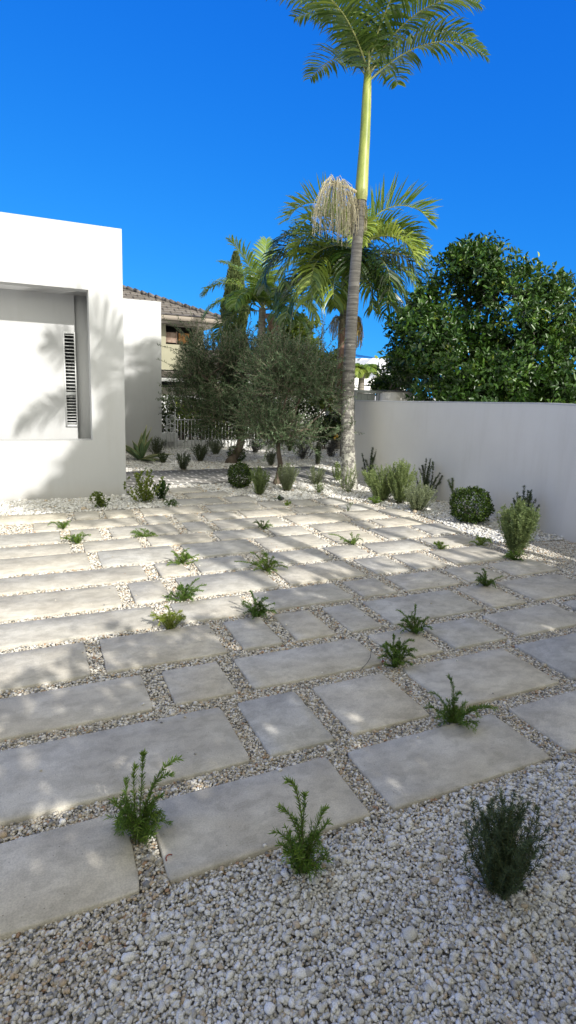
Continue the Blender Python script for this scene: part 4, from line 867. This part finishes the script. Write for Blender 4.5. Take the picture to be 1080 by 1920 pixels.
# ------------------------------------------------------------------ planting in the gravel
def px2m(w, base): return w / FPX * depth_of(base)
def stems_plant(name, label, cat, px, py, w, h, m, n=40, L=.02, Wd=.0035, sp=.006, spread=1.12, curl=.25, stem='green_stem', per=3, thick=.0018, group=None, jit=.15, basew=.25, tint=.5, lean=(0, 0), hv=.25, off=0.0):
    b = G(px, py); t = thing(name, tuple(b), label, cat, group); W_ = px2m(w, b) * .52; H_ = px2m(h, b) * 1.08
    sm = MB(); lm = MB(); k = 8; tt = np.linspace(0, 1, k)[:, None]
    for i in range(n):
        a = RNG.uniform(0, 2 * math.pi); q = math.sqrt(RNG.random()); o = np.array([math.cos(a), math.sin(a), 0]) * q
        end = o * W_ * spread + np.array([lean[0], lean[1], 0]) * H_; hh = H_ * (1 - hv * RNG.random() - .25 * q * q * (spread > .5))
        p0 = b + o * W_ * basew + [0, 0, -.02]; c = RNG.normal(0, jit * W_, 3); c[2] = 0
        P = p0 + (end - o * W_ * basew) * tt ** (1 + curl * 2) + np.array([0, 0, hh + .02]) * tt + c * np.sin(np.pi * tt * .9)
        sm.tube(P, np.linspace(thick, thick * .5, k), 3, cap=False)
        ln = np.linalg.norm(P[-1] - P[0]); nl = max(4, int(ln / sp)) ; s = RNG.uniform(.08, 1, nl) ** .85 * (k - 1.001); i0 = s.astype(int)
        Q = P[i0] + (P[i0 + 1] - P[i0]) * (s - i0)[:, None]; T_ = unit(P[i0 + 1] - P[i0])
        Q = np.repeat(Q, per, 0); T_ = np.repeat(T_, per, 0); D = unit(T_ * .8 + rnd_dirs(len(Q)) * .8)
        tn = np.clip(tint + RNG.normal(0, .1) + RNG.normal(0, .14, len(Q)) + .12 * np.repeat(s / k, per), 0, 1)
        quads(lm, Q, D, L * RNG.uniform(.7, 1.2, len(Q)), Wd, tn)
    rel(sm.build('stems', M[stem]), t); rel(lm.build('foliage', M[m]), t); return t
def sprawl(label, px, py, w, h, m='spread', n=16, L=.018, Wd=.0038, up=.5, cat='ground cover plant', stem='green_stem', tall=(), tint=.5, sp=.0048, name='creeping_plant', leanpx=0):
    b = G(px, py); t = thing(name, tuple(b), label, cat, 'creeping plants in the joints of the paving'); W_ = px2m(w, b) * .5; H_ = px2m(h, b) * 1.0
    sm = MB(); lm = MB(); k = 9; tt = np.linspace(0, 1, k)[:, None]
    ux = np.array([UA[0], VA[0], 0]); uy = np.array([UA[2], VA[2], 0])
    specs = []
    n = int(n * .78)
    for i in range(n):
        a = RNG.uniform(0, 2 * math.pi); q = RNG.uniform(.25, 1.15) ; dirv = ux * math.cos(a) * W_ * q + uy * math.sin(a) * W_ * q * .8
        specs.append((dirv + ux * px2m(leanpx, b) * q, H_ * RNG.uniform(.15, .95) * (1 - .5 * q * up)))
    for (dx, dy) in tall: specs.append((ux * px2m(dx, b) + uy * RNG.uniform(-.02, .05), px2m(dy, b)))
    for i, (dirv, hh) in enumerate(specs):
        c = RNG.normal(0, .06, 3) * W_; tl = i >= n
        P = b + RNG.normal(0, .008, 3) * [1, 1, 0] - [0, 0, .02] + dirv * tt ** (1.0 if not tl else 1.3) + np.array([0, 0, hh + .02]) * np.sin(tt * (math.pi * .5 if tl else math.pi * RNG.uniform(.45, .8))) + c * np.sin(np.pi * tt)
        sm.tube(P, np.linspace(.0022, .001, k), 4, cap=False)
        ln = np.sum(np.linalg.norm(np.diff(P, axis=0), axis=1)); nl = max(6, int(ln / sp)); s = np.linspace(.04 if not tl else .15, 1, nl) * (k - 1.001); i0 = s.astype(int)
        Q = P[i0] + (P[i0 + 1] - P[i0]) * (s - i0)[:, None]; T_ = unit(P[i0 + 1] - P[i0]); Q = np.repeat(Q, 3, 0); T_ = np.repeat(T_, 3, 0)
        D = unit(T_ * (.9 if tl else .7) + unit(rnd_dirs(len(Q)) * [1, 1, .8]) * .8 + [0, 0, .15])
        tn = np.clip(tint + RNG.normal(0, .1) + RNG.normal(0, .12, len(Q)) + np.repeat(.25 * (s / k) ** 3, 3), 0, 1)
        leaves(lm, Q, D, L * RNG.uniform(.7, 1.2, len(Q)), Wd, tn, .15, curve=.1)
        # side twigs
        for _ in range(0 if (ln < .08 or tl) else 2):
            j = RNG.integers(2, k - 2); e = rnd_dirs(1)[0] * [1, 1, .4] + unit(P[j + 1] - P[j]) ; P2 = P[j] + unit(e) * tt * ln * RNG.uniform(.15, .32) + np.array([0, 0, .01]) * tt
            sm.tube(P2, .0012, 3, cap=False); nl = max(5, int(ln * .25 / sp)); s = np.linspace(.1, 1, nl) * (k - 1.001); i0 = s.astype(int); Q = np.repeat(P2[i0], 3, 0)
            D = unit(np.repeat(unit(P2[i0 + 1] - P2[i0]), 3, 0) * .7 + rnd_dirs(len(Q)) * .8); leaves(lm, Q, D, L * RNG.uniform(.6, 1.1, len(Q)), Wd, np.clip(tint + RNG.normal(0, .15, len(Q)), 0, 1), .15)
    rel(sm.build('stems', M[stem]), t); rel(lm.build('foliage', M[m]), t); return t
def boxball(label, px, py, w, h, n=2600, L=.022):
    b = G(px, py); t = thing('box_ball', tuple(b), label, 'box ball', 'clipped round box bushes'); r = px2m(w, b) / 2; rz = px2m(h, b) / 2; c = b + [0, 0, rz * .98]
    D = rnd_dirs(n); q = RNG.uniform(.5, 1, n) ** .4 * lumpy(D, 3, .09, 5); P = c + D * q[:, None] * [r, r, rz]; mb = MB()
    leaves(mb, P, unit(D * .7 + rnd_dirs(n)), L * RNG.uniform(.7, 1.2, n), L * .6, np.clip(RNG.normal(.45, .2, n), 0, 1), .2, normal=unit(D + rnd_dirs(n) * .9)); rel(mb.build('foliage', M['box']), t)
    mb = MB(); 
    for i in range(9): tube_limb(mb, b - [0, 0, .03], c + rnd_dirs(1)[0] * r * .7, .008, .003)
    rel(mb.build('stems', M['bark_grey']), t); return t

boxball('big round box ball on shaded gravel against the right garden wall', 880, 980, 76, 68, 4200, .028)
boxball('round box ball beside the slim olive trunk, left of the mid green lavender', 449, 915, 45, 48, 3000, .026)
boxball('small box ball half hidden behind the leaning olive trunk', 443, 866, 34, 31, 1800, .026)
SP = stems_plant
ros = dict(m='rosemary', L=.028, Wd=.005, sp=.010, stem='twig'); lav = dict(m='lavender', L=.026, Wd=.0055, sp=.009); mid = dict(m='midherb', L=.028, Wd=.0058, sp=.0085)
SP('rosemary_bush', 'dark rosemary bush alone on gravel between agave and olive, in front of the others', 'rosemary', 343, 881, 27, 33, n=55, **ros)
SP('rosemary_bush', 'broad dark green rosemary bush left of the pale lavender by the fence', 'rosemary', 375, 865, 38, 34, n=70, **ros)
SP('lavender_bush', 'pale grey green lavender bush by the fence, right of the broad rosemary', 'lavender', 404, 852, 32, 30, n=60, **lav)
SP('rosemary_bush', 'shaded rosemary bush behind the agave rosette at the block wall', 'rosemary', 294, 853, 34, 34, n=55, **ros)
SP('rosemary_bush', 'small dark shrub right of the agave tips', 'shrub', 306, 868, 20, 20, n=30, m='rosemary', L=.03, Wd=.012, sp=.014)
SP('lavender_bush', 'mid green lavender bush between round box ball and slim olive trunk', 'lavender', 485, 927, 38, 50, n=75, **mid)
SP('lavender_bush', 'pale upright lavender bush just right of the slim olive trunk', 'lavender', 538, 920, 42, 52, n=75, spread=1.0, **lav)
SP('lavender_bush', 'light green small lavender bush midway between slim olive and tall palm', 'lavender', 592, 908, 32, 34, n=45, **lav)
SP('herb_bush', 'leafy sprig under the small light lavender, midway to the palm', 'shrub', 599, 924, 18, 20, n=14, m='midherb', L=.022, Wd=.010, sp=.012)
SP('rosemary_bush', 'dark upright rosemary in shade behind the small light lavender', 'rosemary', 596, 872, 24, 42, n=50, spread=.6, **ros)
SP('rosemary_bush', 'shaded dark bush left of the slim olive trunk, beyond the brick path', 'rosemary', 508, 874, 20, 30, n=40, **ros)
SP('heath_bush', 'loose purplish shrub beyond the brick path near the fence left of the slim trunk', 'shrub', 478, 849, 24, 26, n=30, m='purple', L=.035, Wd=.014, sp=.016, jit=.3)
SP('herb_bush', 'small mid green bush at the planter wall, right of the slim trunk', 'shrub', 543, 846, 18, 26, n=36, m='midherb', L=.03, Wd=.006, sp=.012)
SP('heath_bush', 'loose purple brown shrub beside the tallest shaded rosemary', 'shrub', 568, 861, 30, 34, n=34, m='purple', L=.035, Wd=.012, sp=.018, jit=.35)
SP('heath_bush', 'loose shaded shrub at the planter wall left of the tall palm trunk', 'shrub', 619, 857, 22, 30, n=26, m='purple', L=.035, Wd=.014, sp=.018, jit=.35)
SP('herb_bush', 'sparse yellow green shrub just left of the tall palm trunk', 'shrub', 632, 902, 22, 36, n=16, m='midherb', L=.03, Wd=.016, sp=.016, jit=.3)
SP('herb_bush', 'wispy herb growing against the base of the tall palm trunk', 'herb', 653, 924, 38, 58, n=34, m='midherb', L=.024, Wd=.005, sp=.014, jit=.3, hv=.5)
SP('rosemary_bush', 'tall thin dark rosemary spires at the wall right of the palm trunk', 'rosemary', 693, 905, 38, 66, n=11, m='rosemary', L=.032, Wd=.006, sp=.0035, thick=.003, hv=.45, stem='twig', spread=.9)
SP('lavender_bush', 'broad bright lavender bush, left of the pair under the wall', 'lavender', 714, 938, 74, 64, n=130, tint=.58, **mid)
SP('lavender_bush', 'tall bright lavender bush, right of the pair under the wall', 'lavender', 750, 944, 58, 80, n=120, spread=.95, m='midherb', L=.026, Wd=.0055, sp=.009, tint=.62)
SP('rosemary_bush', 'dark rosemary spires behind the rounded pale lavender at the wall', 'rosemary', 798, 938, 44, 78, n=20, m='rosemary', L=.03, Wd=.006, sp=.0045, thick=.003, hv=.4, stem='twig')
SP('lavender_bush', 'rounded pale lavender bush on the bed edge left of the big box ball', 'lavender', 782, 958, 54, 52, n=110, m='lavender', L=.026, Wd=.0055, sp=.009, tint=.55)
SP('rosemary_bush', 'tall sprigs rising behind the left side of the big box ball', 'rosemary', 856, 945, 34, 62, n=9, m='midherb', L=.032, Wd=.007, sp=.0035, thick=.003, hv=.45, stem='twig')
SP('lavender_bush', 'light green lavender at the right edge in front of the wall', 'lavender', 966, 1038, 66, 98, n=150, **mid)
SP('rosemary_bush', 'dark rosemary spires behind the right edge lavender', 'rosemary', 980, 998, 40, 88, n=22, m='rosemary', L=.03, Wd=.006, sp=.0045, thick=.003, hv=.4, stem='twig')
SP('rosemary_bush', 'large dark rosemary bush at the bottom right of the gravel', 'rosemary', 935, 1662, 150, 185, n=95, m='rosemary', L=.018, Wd=.0026, sp=.0042, thick=.0018, hv=.4, tint=.62, stem='green_stem', spread=.95)
SP('leafy_shrub', 'yellow green leafy shrub on gravel by the brick path near the house corner', 'shrub', 273, 942, 56, 62, n=26, m='citrus', L=.032, Wd=.018, sp=.014, jit=.35, tint=.6, hv=.5, stem='twig')
SP('leafy_shrub', 'small dark leafy shrub touching the yellow green one on its right', 'shrub', 303, 936, 26, 34, n=18, m='magnolia', L=.032, Wd=.018, sp=.012, jit=.3, stem='twig')
SP('leafy_shrub', 'small green leafy shrub on white gravel under the house wall', 'shrub', 192, 951, 34, 32, n=16, m='citrus', L=.030, Wd=.016, sp=.012, jit=.35, tint=.4, stem='twig')
# creeping plants in the joints
sprawl('low creeping plant at the left edge in the ninth row of slabs', 118, 991, 44, 18, n=14, tint=.45)
sprawl('creeping plant with spreading arms near the left edge, front one of two', 146, 1017, 62, 26, n=18)
sprawl('flat creeping plant alone left of centre in the far paving', 274, 1005, 56, 14, n=18)
sprawl('bright creeping plant on slabs left of centre, above the dark one', 338, 1056, 70, 28, n=24, tint=.6)
sprawl('green creeping plant with an arm reaching left in middle of paving', 500, 1068, 66, 34, n=22, leanpx=0, tall=((-58, 14), (-30, 30)), tint=.6)
sprawl('dark creeping plant with a raised arm, above the lime one', 345, 1124, 66, 34, n=26, tall=((26, 42), (40, 26)), tint=.3)
sprawl('lime yellow upright tuft in the sun left of centre', 318, 1178, 62, 44, 'spread_y', n=20, up=.2, tall=((-6, 46), (22, 34), (-30, 20)), tint=.45)
sprawl('dark feathery creeping plant in middle of paving at the shade edge', 480, 1154, 74, 40, n=28, tall=((-12, 44), (18, 34), (-30, 24)), tint=.2)
sprawl('small dark creeping plant in the far paving below the lavenders', 494, 990, 44, 16, n=16, tint=.2)
sprawl('tiny yellow green tuft at the far edge of the paving', 538, 948, 22, 10, n=12, tint=.75)
sprawl('tiny dark tuft beside the black stone at the far gravel edge', 521, 937, 18, 10, n=10, tint=.1)
sprawl('sparse wiry seedling on the far slabs before the tall palm', 653, 957, 26, 24, n=7, sp=.012, tint=.4)
sprawl('green creeping plant with wiry arm on the sunlit far slabs', 662, 1020, 44, 22, n=14, tall=((-44, 16),), tint=.55)
sprawl('low green mat at the foot of the bright lavender pair', 703, 943, 36, 14, n=22, tint=.6)
sprawl('yellow green creeping tuft, left of two on the sunlit right slabs', 828, 1028, 34, 15, n=18, tint=.8)
sprawl('yellow green creeping tuft, right of two on the sunlit right slabs', 901, 1022, 44, 20, n=20, tint=.8)
sprawl('dark creeping plant between shaded slabs near the right edge', 912, 1098, 52, 30, n=20, tall=((-26, 24), (-6, 30), (26, 20)), tint=.3)
sprawl('green creeping mat at the foot of the right edge lavender', 962, 1048, 44, 18, n=22, tint=.4)
sprawl('shaded creeping plant in middle right of paving, above the bushier one', 777, 1186, 56, 40, n=20, tall=((-34, 40), (2, 48), (20, 30)), tint=.35)
sprawl('bushy shaded plant at the right end of the long middle slab', 741, 1244, 72, 42, n=26, tall=((-24, 42), (-2, 54), (12, 36), (28, 44)), tint=.4, up=.3)
sprawl('large dark plant spreading over the right front slab', 850, 1350, 84, 44, n=28, L=.021, Wd=.0034, sp=.0055, tall=((-10, 78), (6, 56), (58, 36), (74, 30), (-44, 48)), tint=.38)
sprawl('tall feathery plant at the lower left with long upright stems', 262, 1570, 120, 74, n=30, L=.023, Wd=.0034, sp=.0062, tall=((12, 180), (-8, 130), (-26, 98), (60, 130), (70, 150), (42, 90), (-50, 70), (-62, 20), (-55, 2)), tint=.48, up=.2)
sprawl('tall feathery plant at the bottom centre beside the front slab', 566, 1630, 96, 70, n=26, L=.023, Wd=.0034, sp=.0062, tall=((-36, 180), (-18, 110), (-50, 120), (6, 150), (36, 110), (44, 80), (-48, 70), (24, 60)), tint=.52, up=.2)
sprawl('dark flat creeping plant by the brick path below the leafy shrubs', 318, 947, 40, 12, n=16, tint=.15)
# agave
b = G(264, 864); at_ = thing('agave', tuple(b), 'agave rosette with broad pointed blades at the corner of the rear block', 'agave')
for i in range(17):
    a = i * 2.399 + .4; el = [.25, .6, .95, 1.25, .8][i % 5] + RNG.normal(0, .06); L = RNG.uniform(.55, .82); t = np.linspace(0, 1, 10); e = el - .35 * t ** 2 * (1 if el < .9 else .3)
    h = np.cumsum(np.cos(e)) * L / 10; z = np.cumsum(np.sin(e)) * L / 10; c = np.array([math.cos(a), math.sin(a), 0]); s_ = np.array([-c[1], c[0], 0]); w = .068 * np.sin(np.pi * np.clip(t * .78 + .22, 0, 1)) ** .8 * (1 - t ** 4) + .0005
    P = b + c * h[:, None] + np.array([0, 0, 1]) * z[:, None]; Nn = np.stack([-c * math.sin(x) + np.array([0, 0, 1]) * math.cos(x) for x in e])
    V = np.stack([P - s_ * w[:, None] + Nn * w[:, None] * .45, P - Nn * .004, P + s_ * w[:, None] + Nn * w[:, None] * .45, P - Nn * .022 * (1 - t)[:, None] - Nn * .003], 1)
    i0 = np.arange(9)[:, None] * 4; F = np.concatenate([i0 + np.array([0, 4, 5, 1]), i0 + np.array([1, 5, 6, 2]), i0 + np.array([0, 3, 7, 4]), i0 + np.array([2, 6, 7, 3])])
    mb = MB(); mb.add(V.reshape(-1, 3), F); bl = rel(mb.build('blade', M['agave'], None, True), at_)
    mb = MB(); mb.tube(V[:, 0], .0035, 4); mb.tube(V[:, 2], .0035, 4); mb.build('margin', M['agave_edge'], bl)
# small loose things
b = G(527, 937); mb = MB(); V0, F0 = ICO2; mb.add(V0 * [.05, .04, .03] * (1 + RNG.normal(0, .05, (len(V0), 1))) + b + [0, 0, .02], F0); o = mb.build('black_stone', M['dark_metal'], None, True); tag(o, 'single black stone on white gravel beyond the far slabs', 'stone')
b = G(319, 1612); th = np.linspace(0, 2.6, 9); mb = MB(); mb.tube(np.c_[b[0] + .014 * np.cos(th + .8), b[1] + .018 * np.sin(th + .8), np.full(9, .005)], .0022, 5); o = mb.build('dry_leaf_curl', M['rust']); tag(o, 'curled rust brown dry leaf at the lower left of the front slab', 'dry leaf')
mb = MB(); mb.tube(np.array([G(676, 1258), G(688, 1248) + [0, 0, .01], G(694, 1240) + [0, 0, .02], G(695, 1233) + [0, 0, .035]]) + [0, 0, .006], .0018, 5); o = mb.build('dry_twig', M['dark_metal']); tag(o, 'thin dark dry twig at the right end of the long middle slab', 'twig')
mb = MB(); b = G(716, 1243); mb.tube([b + [0, 0, .004], b + [.012, .008, .010], b + [.02, .0, .004]], [.004, .006, .002], 5); o = mb.build('dry_leaf', M['rust']); tag(o, 'small red brown leaf fragment beside the bushy shaded plant', 'dry leaf')

# ------------------------------------------------------------------ planting behind the camera (it throws the shade)
SX, SY, SZ = sv
def along(p, v):                       # point up-sun of p at plan position v
    t = (v - p[1]) / SY; return np.array([p[0] + SX * t, v, p[2] + SZ * t])
def screen_tree(label, ells, n, base, L=.16, Wd=.09, name='shade_tree', group='trees and hedge behind the viewpoint'):
    t = thing(name, tuple(base), label, 'tree', group); P, O = in_ell(ells, n, .0, .22, 3.0); P = P[P[:, 2] > .03]; k = len(P); mb = MB()
    leaves(mb, P, unit(rnd_dirs(k) + [0, 0, -.2]), L * RNG.uniform(.7, 1.2, k), Wd, np.clip(RNG.normal(.5, .2, k), 0, 1), .15); rel(mb.build('crown', M['citrus']), t)
    mb = MB(); c = np.array(ells[0][0]); tube_limb(mb, base, c, .09, .05); 
    for e in ells[1:]: tube_limb(mb, c * .7 + np.array(base) * .3, np.array(e[0]), .05, .015)
    rel(mb.build('trunk', M['bark_grey'], None, True), t)
# crowns placed up-sun of the patches of shade they throw
def shade(label, v, pts, n, **kw):
    e = []
    for (gu, gv, gz, r, rv, rz) in pts: e.append((along((gu, gv, gz), v), (r, rv, rz)))
    screen_tree(label, e, n, (e[0][0][0], v, 0), **kw)
HVv = -1.6
shade('broad leafy tree directly behind the viewpoint', HVv, [(.2, 1.9, 0, .9, .6, .75), (.6, 2.9, 0, .62, .5, .42), (-.4, 1.0, 0, .9, .6, .7), (1.0, .6, 0, 1.2, .7, .8), (1.3, 2.3, 0, .9, .6, .65), (1.45, 3.0, 0, .7, .5, .40)], 4500)
shade('broad leafy tree behind the viewpoint, middle of three', HVv, [(2.3, 2.4, 0, 1.0, .6, .8), (1.9, 3.2, 0, .6, .5, .38), (2.6, 3.3, 0, .6, .5, .42), (2.2, 1.0, 0, 1.2, .7, .8)], 4600)
shade('broad leafy tree behind the viewpoint, right of three', HVv, [(3.7, 2.6, 0, 1.1, .7, .8), (3.3, 3.35, 0, .6, .5, .42), (4.1, 3.4, 0, .7, .5, .42), (3.5, 1.0, 0, 1.3, .8, .9), (5.0, 2.8, 0, .9, .6, .8)], 5200)
shade('taller open tree behind the viewpoint', -4.5, [(.85, 8.3, .45, .45, .5, .5), (1.1, 8.3, .75, .35, .4, .4), (.3, 8.1, .0, .5, .5, .25)], 1500, L=.2, Wd=.11)
shade('high thin crowned tree to the right behind the viewpoint', -3.0, [(2.6, 10.6, 0, .9, .6, .5), (3.6, 11.4, 0, .8, .6, .5), (1.9, 11.6, 0, .8, .6, .5), (4.7, 11.2, 0, .7, .6, .5), (3.0, 12.6, 0, .9, .5, .5), (2.3, 13.1, .7, .5, .5, .6), (5.6, 11.8, 0, .8, .6, .5), (4.2, 12.4, 0, .9, .6, .5), (1.8, 13.1, .3, .5, .5, .5)], 4600, L=.2, Wd=.1)
def shadow_palm(label, base, top, tr, spec):
    t = thing('palm_tree', tuple(base), label, 'palm tree', 'palms behind the viewpoint'); n = 30; tt = np.linspace(0, 1, n)[:, None]
    P = np.array(base) + (np.array(top) - base) * tt; mb = MB(); mb.tube(P, np.linspace(tr, tr * .8, n), 12); rel(mb.build('trunk', M['palm_far'], None, True), t)
    for az, el, L, dr, ll in spec: frond(t, np.array(top), az, el, L, dr, ll, 'frond', 44, .5, RNG.normal(0, .3))
spec = [(i * 2.4 + .2, [.9, .5, 1.1, .3][i % 4], 2.0, 1.6, .6) for i in range(14)]
A1 = along((2.15, 7.2, 0), -.8); B1 = along((2.62, 4.75, 0), -.8)
shadow_palm('palm whose trunk shadow crosses the middle of the paving', (B1[0], -.8, 0), (B1[0] - .05, -.8, A1[2]), .125, spec)
A2 = along((2.5, 13.1, .9), 1.2); B2 = along((4.42, 5.6, 0), 1.2)
shadow_palm('slender palm whose shadow runs along the right planting bed', (B2[0], 1.2, 0), (B2[0] + .05, 1.2, A2[2]), .055, [(i * 2.4, [.9, .5, 1.1, .3][i % 4], 1.9, 1.6, .7) for i in range(16)])
A3 = along((1.20, 8.3, 1.80), .2); shadow_palm('palm whose frond shadows fall on the house wall', (A3[0] + .25, .2, 0), (A3[0], .2, A3[2]), .06, [(R(178), 1.15, 1.15, .9, .66), (R(15), 1.0, 1.1, 1.3, .4), (R(100), .2, 1.0, 1.3, .4), (R(182), -.1, 1.3, .5, .5), (R(-80), .6, 1.2, 1.2, .5)])

# ------------------------------------------------------------------ unseen house added behind the viewpoint to hold back low sky light
bh = thing('sky_block_house', (2.0, -4.4, 0), 'long unseen house added behind the viewpoint to block low sky light', 'house')
mb = MB(); panel_with_holes(mb, -7.0, 10.0, -.1, 3.4, -4.4, -4.15, [(-3.5, -1.5, .9, 2.4), (1.0, 3.4, .02, 2.4), (6.0, 8.0, .9, 2.4)]); rel(mb.build('wall', M['beige2']), bh)
for a, b, c in ((-3.5, -1.5, .9), (1.0, 3.4, .02), (6.0, 8.0, .9)):
    mb = MB(); mb.box((a, -4.30, c), (b, -4.28, 2.4)); o = rel(mb.build('window', M['glass']), bh)
    mb = MB()
    for x in (a, (a + b) / 2 - .03, b - .06): mb.box((x, -4.27, c), (x + .06, -4.22, 2.4))
    mb.build('frame', M['dark_metal']).parent = o
mb = MB(); add_poly(mb, [(-7.5, -3.7, 3.42), (10.5, -3.7, 3.42), (8.5, -6.8, 4.3), (-5.5, -6.8, 4.3)]); add_poly(mb, [(-7.5, -3.7, 3.42), (-5.5, -6.8, 4.3), (-7.5, -9.9, 3.42)]); add_poly(mb, [(10.5, -3.7, 3.42), (10.5, -9.9, 3.42), (8.5, -6.8, 4.3)]); add_poly(mb, [(-5.5, -6.8, 4.3), (8.5, -6.8, 4.3), (10.5, -9.9, 3.42), (-7.5, -9.9, 3.42)]); rel(mb.build('roof', M['tile']), bh)
